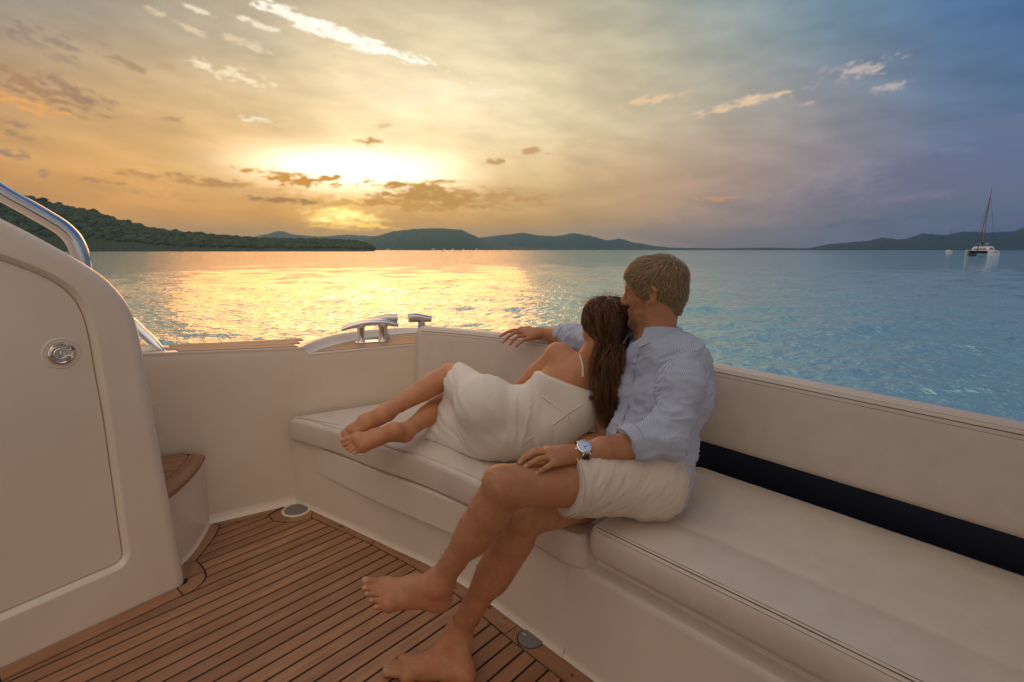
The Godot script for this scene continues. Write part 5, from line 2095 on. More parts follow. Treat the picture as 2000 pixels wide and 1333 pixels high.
func man() -> void:
	var hipL := pd(1262, 938, 1.62)
	var kneeL := pd(984, 950, 1.42)
	var ankL := pd(860, 1136, 1.56)
	var hipR := pd(1245, 940, 1.84)
	var kneeR := pd(1022, 1012, 1.58)
	var ankR := pd(895, 1238, 1.69)
	var pel := pd(1266, 934, 1.75)
	var belly := pd(1272, 862, 1.79)
	var chest := pd(1292, 774, 1.82)
	var upper := pd(1297, 714, 1.83)
	var neck := pd(1281, 655, 1.82)
	var shL := pd(1346, 703, 1.68)
	var elL := pd(1302, 858, 1.58)
	var wrL := pd(1132, 888, 1.50)
	var shR := pd(1222, 695, 2.05)
	var elR := pd(1122, 662, 2.32)
	var wrR := pd(1064, 651, 2.49)
	var lat := (shL - shR).normalized()
	var up := (neck - pel).normalized()
	var fwd := (lat.cross(up)).normalized()
	if fwd.dot(kneeL - hipL) < 0:
		fwd = -fwd
	var o := thing("person", "man in blue striped shirt and beige shorts sitting with crossed bare legs", "person", Vector3(0.45, 0.0, 0.6))
	var mb := MB.new()
	# legs
	var f := fields([hipL, kneeL, ankL, hipR, kneeR, ankR], 0.12, 0.0095)
	var calfL := kneeL.lerp(ankL, 0.30) + (ankL - kneeL).cross(Vector3(0.5, 0, 0.8)).normalized() * 0.0
	f.chain([hipL, hipL.lerp(kneeL, 0.5), kneeL.lerp(hipL, 0.1), kneeL], [0.082, 0.070, 0.057, 0.054], 0.009)
	f.bone(kneeL + (kneeL - hipL).normalized() * 0.010 + Vector3(0, 0.008, 0), kneeL, 0.047, 0.05, 0.02)
	f.chain([kneeL, kneeL.lerp(ankL, 0.22), kneeL.lerp(ankL, 0.42), kneeL.lerp(ankL, 0.75), ankL], [0.051, 0.048, 0.045, 0.035, 0.032], 0.009)
	# calf muscle hangs below and behind the shin
	var back := Vector3(0.5, -0.55, 0.2).normalized()
	f.bone(kneeL.lerp(ankL, 0.15) + back * 0.018, kneeL.lerp(ankL, 0.5) + back * 0.014, 0.042, 0.040, 0.04)
	f.chain([hipR, hipR.lerp(kneeR, 0.5), kneeR], [0.082, 0.072, 0.054], 0.009)
	f.chain([kneeR, kneeR.lerp(ankR, 0.2), kneeR.lerp(ankR, 0.45), kneeR.lerp(ankR, 0.75), ankR], [0.054, 0.051, 0.047, 0.038, 0.035], 0.009)
	var backR := Vector3(0.9, -0.1, 0.35).normalized()
	f.bone(kneeR.lerp(ankR, 0.18) + backR * 0.022, kneeR.lerp(ankR, 0.5) + backR * 0.018, 0.047, 0.044, 0.04)
	f.skin(mb)
	# left foot, hanging, seen from its outer side
	var lf := fields([pd(705, 1130, 1.52), pd(890, 1200, 1.6), ankL, pd(700, 1190, 1.5)], 0.065, 0.0042)
	foot_bones(lf, ankL, pd(858, 1172, 1.575), pd(806, 1150, 1.55), pd(752, 1143, 1.55), pd(760, 1180, 1.505))
	lf.bone(kneeL.lerp(ankL, 0.8), ankL, 0.036, 0.034, 0.02)
	lf.bone(pd(851, 1154, 1.535), pd(852, 1153, 1.54), 0.017, 0.017, 0.02)
	toes(lf, [pd(748, 1139, 1.552), pd(750, 1149, 1.54), pd(752, 1160, 1.527), pd(755, 1172, 1.513), pd(759, 1184, 1.502)], [pd(713, 1135, 1.535), pd(711, 1150, 1.522), pd(716, 1161, 1.51), pd(724, 1174, 1.498), pd(733, 1187, 1.492)])
	var n_lf := mb.v.size()
	lf.skin(mb)
	var n_rf := mb.v.size()
	# right foot, flat on the deck
	var hR := fl(905, 1334) + Vector3(0, 0.030, 0)
	var bmR := fl(795, 1331) + Vector3(0, 0.021, 0)
	var blR := fl(790, 1304) + Vector3(0, 0.018, 0)
	var rf := fields([hR, bmR, blR, ankR, fl(745, 1318), fl(770, 1290)], 0.055, 0.0042)
	foot_bones(rf, ankR, hR, pd(835, 1302, 1.65), bmR, blR)
	rf.bone(kneeR.lerp(ankR, 0.8), ankR, 0.039, 0.037, 0.02)
	rf.bone(ankR + fwd.cross(up) * 0.0 + pd(904, 1256, 1.665) - pd(900, 1250, 1.68), pd(905, 1258, 1.668), 0.018, 0.018, 0.02)
	var yy := Vector3(0, 0.0125, 0)
	toes(rf, [bmR.lerp(blR, 0.0), bmR.lerp(blR, 0.34), bmR.lerp(blR, 0.56), bmR.lerp(blR, 0.78), blR], [fl(754, 1322) + yy, fl(752, 1312) + yy * 0.75, fl(756, 1306) + yy * 0.72, fl(762, 1301) + yy * 0.7, fl(770, 1297) + yy * 0.68])
	rf.skin(mb)
	# arms
	var a := fields([elL, wrL, pd(1230, 868, 1.54)], 0.07, 0.006)
	a.chain([elL, elL.lerp(wrL, 0.3), elL.lerp(wrL, 0.75), wrL], [0.046, 0.045, 0.034, 0.028], 0.02)
	a.skin(mb)
	var a2 := fields([elR, wrR], 0.07, 0.006)
	a2.chain([elR, elR.lerp(wrR, 0.35), wrR], [0.046, 0.043, 0.028], 0.02)
	a2.skin(mb)
	# left hand on the thigh
	var hl := fields([wrL, pd(1010, 900, 1.44), pd(1050, 930, 1.43), pd(1090, 870, 1.5)], 0.03, 0.003)
	var kn := [pd(1069, 880, 1.480), pd(1071, 884, 1.462), pd(1076, 893, 1.446), pd(1083, 904, 1.434)]
	hl.bone(wrL, wrL.lerp(kn[1], 0.45), 0.028, 0.0215, 0.015)
	for i in 4:
		hl.bone(wrL.lerp(kn[i], 0.3), kn[i], 0.018, 0.0128, 0.014)
	finger(hl, [kn[0], pd(1045, 881, 1.474), pd(1030, 888, 1.468), pd(1020, 896, 1.464)], 0.0098)
	finger(hl, [kn[1], pd(1044, 885, 1.447), pd(1026, 895, 1.437), pd(1014, 905, 1.434)], 0.0102)
	finger(hl, [kn[2], pd(1053, 897, 1.432), pd(1036, 906, 1.425), pd(1024, 913, 1.423)], 0.0098)
	finger(hl, [kn[3], pd(1068, 913, 1.424), pd(1056, 920, 1.419), pd(1046, 927, 1.417)], 0.0088)
	finger(hl, [wrL.lerp(kn[0], 0.35) + pd(1070, 890, 1.52) - pd(1070, 890, 1.5), pd(1078, 893, 1.505), pd(1060, 898, 1.50), pd(1048, 903, 1.492)], 0.0115)
	var n_hl := mb.v.size()
	hl.skin(mb)
	var n_hr := mb.v.size()
	# right hand over the backrest
	var hr := fields([wrR, pd(972, 650, 2.48), pd(1000, 682, 2.46), pd(1040, 640, 2.55)], 0.035, 0.0034)
	var kr := [pd(1022, 646, 2.510), pd(1023, 650, 2.495), pd(1028, 656, 2.483), pd(1034, 661, 2.475)]
	hr.bone(wrR, wrR.lerp(kr[1], 0.5), 0.028, 0.022, 0.015)
	for i in 4:
		hr.bone(wrR.lerp(kr[i], 0.3), kr[i], 0.019, 0.013, 0.014)
	finger(hr, [kr[0], pd(1004, 645, 2.505), pd(989, 650, 2.49), pd(977, 657, 2.48)], 0.0102)
	finger(hr, [kr[1], pd(1006, 650, 2.48), pd(993, 658, 2.465), pd(982, 669, 2.46)], 0.0104)
	finger(hr, [kr[2], pd(1012, 657, 2.468), pd(1003, 664, 2.455), pd(996, 673, 2.452)], 0.0100)
	finger(hr, [kr[3], pd(1022, 665, 2.462), pd(1014, 671, 2.452), pd(1008, 677, 2.45)], 0.009)
	finger(hr, [wrR.lerp(kr[0], 0.4), pd(1035, 641, 2.535), pd(1018, 642, 2.54), pd(1004, 647, 2.54)], 0.0112)
	hr.skin(mb)
	var nails := []
	for q in [[713, 1133, 1.530, 0.010], [711, 1148, 1.518, 0.006], [716, 1159, 1.506, 0.006], [724, 1172, 1.494, 0.0055], [733, 1185, 1.488, 0.005], [1016, 903, 1.430, 0.0062], [1026, 911, 1.419, 0.006], [1048, 925, 1.412, 0.0058], [979, 655, 2.478, 0.0065], [984, 667, 2.455, 0.0065], [997, 671, 2.448, 0.006]]:
		nails.append([pd(q[0], q[1], q[2]), q[3], n_lf if q[1] > 1000 else n_hl, n_rf if q[1] > 1000 else 1000000])
	for q in [[754, 1319, 0.011], [753, 1309, 0.006], [757, 1303, 0.006]]:
		nails.append([fl(q[0], q[1]) + Vector3(0, 0.022 if q[2] > 0.01 else 0.016, 0), q[2], n_rf, n_hl])
	# head turned towards the sunset over her hair
	var fw := (BI.basis * Vector3(-0.87, -0.10, -0.48)).normalized()
	var hp := pose(pd(1280, 573, 1.81), fw, BI.basis * Vector3(0.02, 1, 0.05), 0.95)
	var hf := head_field(hp, neck, 0.056, 0.0042)
	hf.skin(mb)
	mb.outwards()
	var cols := PackedColorArray()
	cols.resize(mb.v.size())
	var sn := FastNoiseLite.new()
	sn.seed = 8
	sn.frequency = 22.0
	for i in mb.v.size():
		var v := mb.v[i]
		var t := 1.0 + sn.get_noise_3dv(v) * 0.16 + sn.get_noise_3dv(v * 4.0) * 0.12
		var red := sn.get_noise_3dv(v * 0.6 + Vector3(3, 1, 2)) * 0.12
		var c := Color(0.46 * t, 0.205 * t * (1.0 - red), 0.098 * t * (1.0 - red * 1.4))
		var q := v - hp.o
		if q.length() < 0.2:
			var hfw := q.dot(hp.f)
			var hup := q.dot(hp.u)
			var hsd := absf(q.dot(hp.s))
			# beard and stubble along the jaw, brows, lips, eyes
			var beard := smoothstep(-0.060, -0.092, hup) * smoothstep(0.030, 0.062, hfw) * smoothstep(-0.150, -0.125, hup)
			beard = maxf(beard, 0.45 * smoothstep(-0.045, -0.07, hup) * smoothstep(0.0, 0.03, hfw) * smoothstep(-0.145, -0.12, hup))
			beard = maxf(beard, 0.5 * smoothstep(0.012, 0.02, hfw) * smoothstep(0.036, 0.028, hfw) * smoothstep(-0.06, -0.04, hup) * smoothstep(0.02, 0.0, hup))
			beard *= 0.75 + 0.5 * sn.get_noise_3dv(v * 14.0)
			c = c.lerp(Color(0.075, 0.038, 0.018), clampf(beard, 0, 0.9))
			if hfw > 0.07 and absf(hup - 0.033) < 0.006 and hsd > 0.012 and hsd < 0.05:
				c = Color(0.16, 0.09, 0.04)
			if hfw > 0.07 and absf(hup - 0.005) < 0.006 and absf(hsd - 0.032) < 0.011:
				c = Color(0.05, 0.045, 0.04) if absf(hsd - 0.032) < 0.005 else Color(0.5, 0.46, 0.42)
			if hfw > 0.088 and absf(hup + 0.064) < 0.011 and hsd < 0.022:
				c = c.lerp(Color(0.36, 0.12, 0.08), 0.7)
		for q2 in nails:
			var dn: float = v.distance_to(q2[0])
			if dn < (q2[1] as float) and i >= (q2[2] as int) and i < (q2[3] as int):
				c = c.lerp(Color(0.58, 0.36, 0.27), 0.75 * smoothstep(q2[1], (q2[1] as float) * 0.7, dn))
		cols[i] = c
	var bodym := mb.mesh(180.0, cols)
	var body := part("body", bodym, M.skin, o)
	# short hair on shins and forearms
	var bnr: PackedVector3Array = bodym.surface_get_arrays(0)[Mesh.ARRAY_NORMAL]
	var hb2 := MB.new()
	var hcol := PackedColorArray()
	var rh := RandomNumberGenerator.new()
	rh.seed = 44
	for i in 26000:
		var k := rh.randi_range(0, mb.v.size() - 1)
		var v := mb.v[k]
		var lim := 0.0
		var along := Vector3.ZERO
		for sg in [[kneeL, ankL, 0.075], [kneeR, ankR, 0.08], [elL, wrL, 0.055], [hipL.lerp(kneeL, 0.6), kneeL, 0.075]]:
			var cp := Geometry3D.get_closest_point_to_segment(v, sg[0], sg[1])
			if cp.distance_to(v) < (sg[2] as float) and cp.distance_to(sg[1]) > 0.085:
				lim = 1.0
				along = ((sg[1] as Vector3) - (sg[0] as Vector3)).normalized()
		if lim == 0.0:
			continue
		var dir := (along + bnr[k] * 0.55 + Vector3(rh.randfn(), rh.randfn(), rh.randfn()) * 0.3).normalized()
		var ln := rh.randf_range(0.007, 0.016)
		hcol = ribbon(hb2, PackedVector3Array([v, v + dir * ln * 0.5 + bnr[k] * 0.001, v + dir * ln]), 0.0005, Vector3(rh.randfn(), rh.randfn(), rh.randfn()), Color(0.26, 0.15, 0.075), hcol)
	if hcol.size() > 0:
		place_sub(part("body_hair", hb2.mesh(180.0, hcol), M.hair, body))

	# hair: a cap that follows the skull and short strands combed from the crown
	var cap := Fld.new(hp.o - Vector3(0.15, 0.14, 0.15), hp.o + Vector3(0.15, 0.17, 0.15), 0.005)
	cap.bone(hp.at(-0.032, 0.030, 0), hp.at(0.020, 0.036, 0), 0.079, 0.0745, 0.02)
	cap.bone(hp.at(-0.022, 0.046, 0), hp.at(0.012, 0.047, 0), 0.077, 0.0755, 0.02)
	cap.bone(hp.at(-0.055, -0.02, 0), hp.at(-0.05, -0.06, 0), 0.047, 0.038, 0.03)
	var p1 := hp.at(0.090, 0.070, 0)
	var p2 := hp.at(0.026, -0.020, 0)
	cap.cut(p1, (hp.f * 0.857 - hp.u * 0.514).normalized(), 0.008)
	cap.cut(p2, (hp.f * 0.50 - hp.u * 0.866).normalized(), 0.008)
	var cm := MB.new()
	cap.skin(cm)
	cm.outwards()
	var cc := PackedColorArray()
	cc.resize(cm.v.size())
	for i in cc.size():
		cc[i] = Color(0.22, 0.145, 0.075)
	var capm := cm.mesh(180.0, cc)
	var hnode := part("hair", capm, M.hair, o)
	var vn: PackedVector3Array = capm.surface_get_arrays(0)[Mesh.ARRAY_NORMAL]
	var rg := RandomNumberGenerator.new()
	rg.seed = 17
	var st := MB.new()
	var sc := PackedColorArray()
	var crown := hp.at(-0.055, 0.112, 0.01)
	for i in 6500:
		var k := rg.randi_range(0, cm.v.size() - 1)
		var p := cm.v[k]
		var n := vn[k]
		var q := p - hp.o
		if q.dot(hp.f) > 0.075 and q.dot(hp.u) < 0.04:
			continue
		var dir := p - crown + hp.f * 0.02 + Vector3(rg.randfn(0, 0.012), rg.randfn(0, 0.012), rg.randfn(0, 0.012))
		dir = (dir - n * dir.dot(n)).normalized()
		var top := smoothstep(0.03, 0.10, q.dot(hp.u))
		var ln := lerpf(0.013, 0.040, top) * rg.randf_range(0.7, 1.2)
		var pts := PackedVector3Array()
		for e in 5:
			var t := e / 4.0
			pts.append(p + dir * (ln * t) + n * (0.001 + lerpf(0.0025, 0.009, top) * sin(t * PI * 0.8)) - n * (t * t * ln * ln * 4.0))
		var tone := rg.randf_range(0.6, 1.5)
		sc = ribbon(st, pts, rg.randf_range(0.0008, 0.0017), n.cross(dir) + n * rg.randfn(0, 0.4), Color(0.36 * tone, 0.245 * tone, 0.13 * tone), sc)
	place_sub(part("strands", st.mesh(180.0, sc), M.hair, hnode))

	# shirt: trunk, sleeves rolled to the elbow, collar, placket
	var sn2 := FastNoiseLite.new()
	sn2.seed = 12
	sn2.frequency = 1.0
	sn2.fractal_octaves = 2
	var tf := fields([pel, belly, chest, upper, shL, shR, neck, pd(1330, 990, 1.70)], 0.20, 0.008)
	var half := func(p: Vector3, w: float, r: float, k: float) -> void: tf.bone(p - lat * w, p + lat * w, r, r, k)
	half.call(pel + up * 0.01 + fwd * 0.02, 0.07, 0.104, 0.05)
	half.call(belly, 0.068, 0.110, 0.05)
	half.call(chest, 0.085, 0.114, 0.05)
	half.call(upper, 0.09, 0.098, 0.05)
	tf.chain([shR + lat * 0.02, upper + up * 0.045, shL - lat * 0.02], [0.066, 0.078, 0.066], 0.05)
	tf.bone(neck - up * 0.05, neck - up * 0.015, 0.082, 0.064, 0.04)
	tf.bone(pel + fwd * 0.005 + lat * 0.08, pel + fwd * 0.005 + lat * 0.075 - up * 0.05, 0.082, 0.07, 0.03)
	tf.cut(neck + up * 0.008 - fwd * 0.01, (up + fwd * 0.45).normalized(), 0.01)
	tf.cut(pel - up * 0.095, -(up + fwd * 0.35).normalized(), 0.01)
	var uvT := func(p: Vector3) -> Vector2:
		var q := p - chest
		q -= up * q.dot(up)
		return Vector2(atan2(q.dot(lat), -q.dot(fwd)) * 0.135 / 0.0098, p.dot(up) * 20.0)
	var fold := func(p: Vector3, n: Vector3) -> float:
		var q := p - chest
		var h := q.dot(up)
		var s := q.dot(lat)
		var g := q.dot(fwd)
		var e := sn2.get_noise_3d(h * 9.0 + s * 5.0, s * 3.0 - h * 3.0, g * 6.0)
		var e2 := sn2.get_noise_3d(h * 34.0 + g * 16.0, s * 7.0, g * 9.0 + 4.0)
		var low := smoothstep(0.05, -0.12, h)
		var ridge := pow(1.0 - absf(e2), 5.0)
		var e5 := sn2.get_noise_3d((h + g * 0.8) * 22.0, (h - g) * 5.0, s * 5.0 + 2.0)
		return e * 0.007 + ridge * lerpf(0.004, 0.009, low) + pow(1.0 - absf(e5), 6.0) * 0.006 - 0.004
	var tm := MB.new()
	tf.skin(tm, uvT, fold)
	tm.outwards()
	var shirt := part("shirt", tm.mesh(180.0), M.shirt, o)
	var cufL := pd(1224, 868, 1.533)
	var sl := fields([shL, elL, cufL], 0.1, 0.007)
	sl.chain([shL - lat * 0.03, shL.lerp(elL, 0.35), shL.lerp(elL, 0.8), elL, elL.lerp(cufL, 0.55), cufL + (cufL - elL).normalized() * 0.03], [0.072, 0.069, 0.060, 0.057, 0.050, 0.050], 0.03)
	sl.cut(cufL, (cufL - elL).normalized() + Vector3(0, -0.35, 0), 0.004)
	sleeve(sl, shL, elL, cufL, shirt, sn2, 3.0)
	var cufR := pd(1096, 655, 2.40)
	var sr := fields([shR, elR, cufR], 0.1, 0.0085)
	sr.chain([shR + lat * 0.03, shR.lerp(elR, 0.4), elR, cufR + (cufR - elR).normalized() * 0.03], [0.07, 0.064, 0.055, 0.048], 0.03)
	sr.cut(cufR, (cufR - elR).normalized(), 0.004)
	sleeve(sr, shR, elR, cufR, shirt, sn2, 9.0)
	# rolled cuffs: turned-back bands
	for e in [[elL, cufL, 0.0505], [elR, cufR, 0.050]]:
		var dirc: Vector3 = ((e[1] as Vector3) - (e[0] as Vector3)).normalized()
		var tilt := (dirc + (Vector3(0, -0.35, 0) if e[0] == elL else Vector3.ZERO)).normalized()
		var sx := tilt.cross(Vector3.UP).normalized()
		var sy := sx.cross(tilt)
		var rows := []
		for k in 9:
			var w := TAU * k / 8.0
			var off := cos(w) * 0.019 - 0.018
			var rr: float = (e[2] as float) + sin(w) * 0.0042 - 0.001
			var row := PackedVector3Array()
			for g in 26:
				var an := TAU * g / 26.0
				var wob := 1.0 + 0.03 * sin(an * 3.0 + 1.0) + 0.02 * sin(an * 7.0)
				row.append((e[1] as Vector3) + tilt * off + (sx * cos(an) + sy * sin(an)) * rr * wob)
			rows.append(row)
		var cmb := MB.new()
		cmb.loft(rows, true, false)
		for i in cmb.v.size():
			var q: Vector3 = cmb.v[i] - (e[1] as Vector3)
			cmb.uv[i] = Vector2(atan2(q.dot(sx), q.dot(sy)) * 0.055 / 0.0098, 0)
		cmb.outwards()
		place_sub(part("cuff", cmb.mesh(180.0), M.shirt, shirt))
	# collar standing open at the throat
	var cn := (hp.at(-0.02, -0.06, 0) - neck).normalized()
	var cf := (fwd - cn * fwd.dot(cn)).normalized()
	var cs := cn.cross(cf)
	if cs.dot(lat) < 0:
		cs = -cs
	var crow := []
	for q in [[0.064, -0.012], [0.0655, 0.020], [0.068, 0.034], [0.075, 0.036], [0.083, 0.022], [0.092, -0.004], [0.088, -0.006], [0.072, 0.016]]:
		var row := PackedVector3Array()
		for k in 31:
			var an := deg_to_rad(lerpf(-152.0, 152.0, k / 30.0))
			var open := pow(absf(an) / 2.65, 5.0)
			var rr: float = (q[0] as float) + open * 0.012
			var yy2: float = (q[1] as float) - open * 0.022
			if (q[0] as float) > 0.080:
				yy2 -= open * 0.030
			row.append(neck + cn * (yy2 + 0.006) - cf * (cos(an) * rr + 0.004) + cs * (sin(an) * rr * 0.98))
		crow.append(row)
	var clm := MB.new()
	clm.loft(crow, false, false)
	for i in clm.uv.size():
		clm.uv[i] = Vector2(clm.uv[i].x / 0.0098, 0)
	place_sub(part("collar", clm.mesh(70.0), M.shirt, shirt))
	# buttons down the front and on the collar point
	var white := mat(lin(0.62, 0.60, 0.55), 0.4)
	for q in [[1240, 705, 1.70], [1233, 748, 1.70], [1226, 791, 1.69], [1217, 819, 1.68], [1205, 838, 1.67], [1297, 651, 1.745]]:
		var c := surface_hit(tm, q[0], q[1])
		if c != Vector3.INF:
			var bn := (EL - c).normalized()
			var bmn := MB.new()
			bmn.lathe(c, bn, [[0.0062, -0.002], [0.0062, 0.0015], [0.0052, 0.0028], [0.0030, 0.0022], [0.0, 0.0022]], 12)
			bmn.outwards()
			place_sub(part("button", bmn.mesh(50), white, shirt))
	var pl := []
	for q in [[1247, 690], [1240, 722], [1234, 755], [1227, 788], [1220, 812], [1209, 836]]:
		var c := surface_hit(tm, q[0], q[1])
		if c != Vector3.INF:
			pl.append(c)
	if pl.size() > 2:
		var pm := MB.new()
		pm.tube(Array(smooth(pl, 5)), 0.0022, 6)
		pm.outwards()
		place_sub(part("placket", pm.mesh(80), M.shirt, shirt))

	# shorts
	var sf := fields([hipL, kneeL, hipR, kneeR, pel], 0.15, 0.008)
	var hemL := hipL.lerp(kneeL, 0.60)
	var hemR := hipR.lerp(kneeR, 0.50)
	var dL := (kneeL - hipL).normalized()
	var dR := (kneeR - hipR).normalized()
	sf.bone(pel - lat * 0.06 - up * 0.01 + fwd * 0.03, pel + lat * 0.05 - up * 0.01 + fwd * 0.03, 0.10, 0.10, 0.04)
	sf.bone(hipL - dL * 0.02, hemL + dL * 0.05, 0.104, 0.087, 0.03)
	sf.bone(hipR - dR * 0.02, hemR + dR * 0.05, 0.100, 0.088, 0.02)
	sf.bone(pel + lat * 0.06 - up * 0.03 + fwd * 0.02, hipL - up * 0.01, 0.090, 0.098, 0.04)
	sf.cut(hemL, (dL + Vector3(0, 0.1, 0)).normalized(), 0.004, 0.17)
	sf.cut(hemR, dR, 0.004, 0.13)
	var crease := func(p: Vector3, n: Vector3) -> float:
		var q := p - hipL
		var along := q.dot(dL)
		var e := sn2.get_noise_3d(along * 26.0 + q.y * 22.0, q.y * 10.0, q.z * 8.0)
		var e2 := sn2.get_noise_3d(along * 9.0, q.y * 6.0 + 5.0, q.z * 6.0)
		var calm := smoothstep(0.0, 0.06, hemL.distance_to(hipL) - along)
		return (pow(1.0 - absf(e), 3.0) * 0.0055 + e2 * 0.006) * (0.15 + 0.85 * calm) - 0.002
	var sm2 := MB.new()
	sf.skin(sm2, null, crease)
	sm2.outwards()
	var shorts := part("shorts", sm2.mesh(180.0), M.khaki, o)
	# stitched hem band
	var hb := MB.new()
	var hx1 := dL.cross(Vector3.UP).normalized()
	var hy1 := hx1.cross(dL)
	for e in [-0.001, -0.030]:
		var ring := []
		for g in 29:
			var an := TAU * g / 28.0
			var rr := 0.0905 - (e as float) * 0.08
			ring.append(hemL + (dL + Vector3(0, 0.1, 0)).normalized() * ((e as float) - 0.002) + (hx1 * cos(an) + hy1 * sin(an)) * rr)
		hb.tube(ring, 0.0013 if e == -0.030 else 0.0022, 5, false)
	hb.outwards()
	place_sub(part("hem", hb.mesh(80), M.khaki, shorts))

	# wristwatch on the left wrist
	var wc := wrL.lerp(elL, 0.02)
	var wn := ((EL - wc).normalized() * 0.75 + Vector3(0, 0.65, 0)).normalized()
	var wa := (elL - wrL).normalized()
	wn = (wn - wa * wn.dot(wa)).normalized()
	var ws := wa.cross(wn)
	var w0 := wc + wn * 0.0285
	var wt := thing("wristwatch", "steel wristwatch with pale dial and dark strap on the man's wrist", "watch", w0)
	var cs2 := MB.new()
	cs2.lathe(w0, wn, [[0.019, -0.002], [0.0215, 0.001], [0.0218, 0.007], [0.0205, 0.0095], [0.0180, 0.0098], [0.0172, 0.0085]], 30)
	for e in [-1.0, 1.0]:
		for g in [-1.0, 1.0]:
			cs2.box(w0 + ws * (0.0215 * e) + wa * (0.0105 * g) + wn * 0.002, Vector3(0.006, 0.006, 0.004), 0.001, Basis(ws, wn, wa))
	cs2.box(w0 - wa * 0.0235 + wn * 0.004, Vector3(0.005, 0.005, 0.005), 0.001, Basis(ws, wn, wa))
	cs2.outwards()
	part("case", cs2.mesh(40), M.steel, wt)
	var di := MB.new()
	di.lathe(w0, wn, [[0.0174, 0.006], [0.0174, 0.0084], [0.0, 0.0084]], 30)
	di.outwards()
	part("dial", di.mesh(40), mat(lin(0.56, 0.46, 0.33), 0.9), wt)
	var hd := MB.new()
	hd.box(w0 + wn * 0.0092 + ws * 0.004, Vector3(0.010, 0.0006, 0.0012), 0.0002, Basis(ws, wn, wa))
	hd.box(w0 + wn * 0.0096 + wa * 0.005, Vector3(0.0010, 0.0006, 0.013), 0.0002, Basis(ws, wn, wa))
	for k in 12:
		var an := TAU * k / 12.0
		hd.box(w0 + wn * 0.0088 + (ws * cos(an) + wa * sin(an)) * 0.0145, Vector3(0.0030, 0.0005, 0.0008), 0.0002, Basis(ws * cos(an) + wa * sin(an), wn, wa * cos(an) - ws * sin(an)))
	hd.outwards()
	part("hands", hd.mesh(40), mat(lin(0.05, 0.045, 0.04), 0.4), wt)
	var sp := MB.new()
	var srow := []
	for q in [[-0.0085, 0.0], [0.0085, 0.0], [0.0085, 0.0032], [-0.0085, 0.0032]]:
		var row := PackedVector3Array()
		for g in 29:
			var an := deg_to_rad(lerpf(38.0, 322.0, g / 28.0))
			row.append(wc + wa * (q[0] as float) + (wn * cos(an) * (0.0285 + (q[1] as float)) + ws * sin(an) * (0.031 + (q[1] as float))))
		srow.append(row)
	srow.append(srow[0].duplicate())
	sp.loft(srow, false, false)
	sp.outwards()
	part("strap", sp.mesh(40), mat(lin(0.018, 0.011, 0.008), 0.55), wt)

func sleeve(f: Fld, a: Vector3, b: Vector3, c: Vector3, shirt: Node3D, n: FastNoiseLite, sd: float) -> void:
	var ax := (b - a).normalized()
	var ax2 := (c - b).normalized()
	# the stripes run slantwise down the sleeve
	var run := (BI.basis * Vector3(0.82, -0.57, 0.12)).normalized()
	var uv := func(p: Vector3) -> Vector2:
		return Vector2((p - a).dot(run) / 0.0098, p.y)
	var fold := func(p: Vector3, nn: Vector3) -> float:
		var h := (p - a).dot(ax)
		var e := n.get_noise_3d(h * 22.0 + sd + p.x * 9.0, p.z * 12.0, p.y * 5.0)
		var e2 := n.get_noise_3d(p.x * 8.0 + sd, p.y * 8.0, p.z * 8.0)
		var elbow := exp(-pow(p.distance_to(b) / 0.09, 2.0))
		return pow(1.0 - absf(e), 4.0) * lerpf(0.007, 0.014, elbow) + e2 * 0.009 - 0.005
	var mb := MB.new()
	f.skin(mb, uv, fold)
	mb.outwards()
	place_sub(part("sleeve", mb.mesh(180.0), M.shirt, shirt))

# where the line of sight through a photo pixel first meets a mesh
func surface_hit(mb: MB, x: float, y: float) -> Vector3:
	var r := dl(x, y)
	var best := 1e9
	for i in range(0, mb.ix.size(), 3):
		var h = Geometry3D.ray_intersects_triangle(EL, r, mb.v[mb.ix[i]], mb.v[mb.ix[i + 1]], mb.v[mb.ix[i + 2]])
		if h != null:
			best = minf(best, EL.distance_to(h))
	return EL + r.normalized() * best if best < 1e8 else Vector3.INF

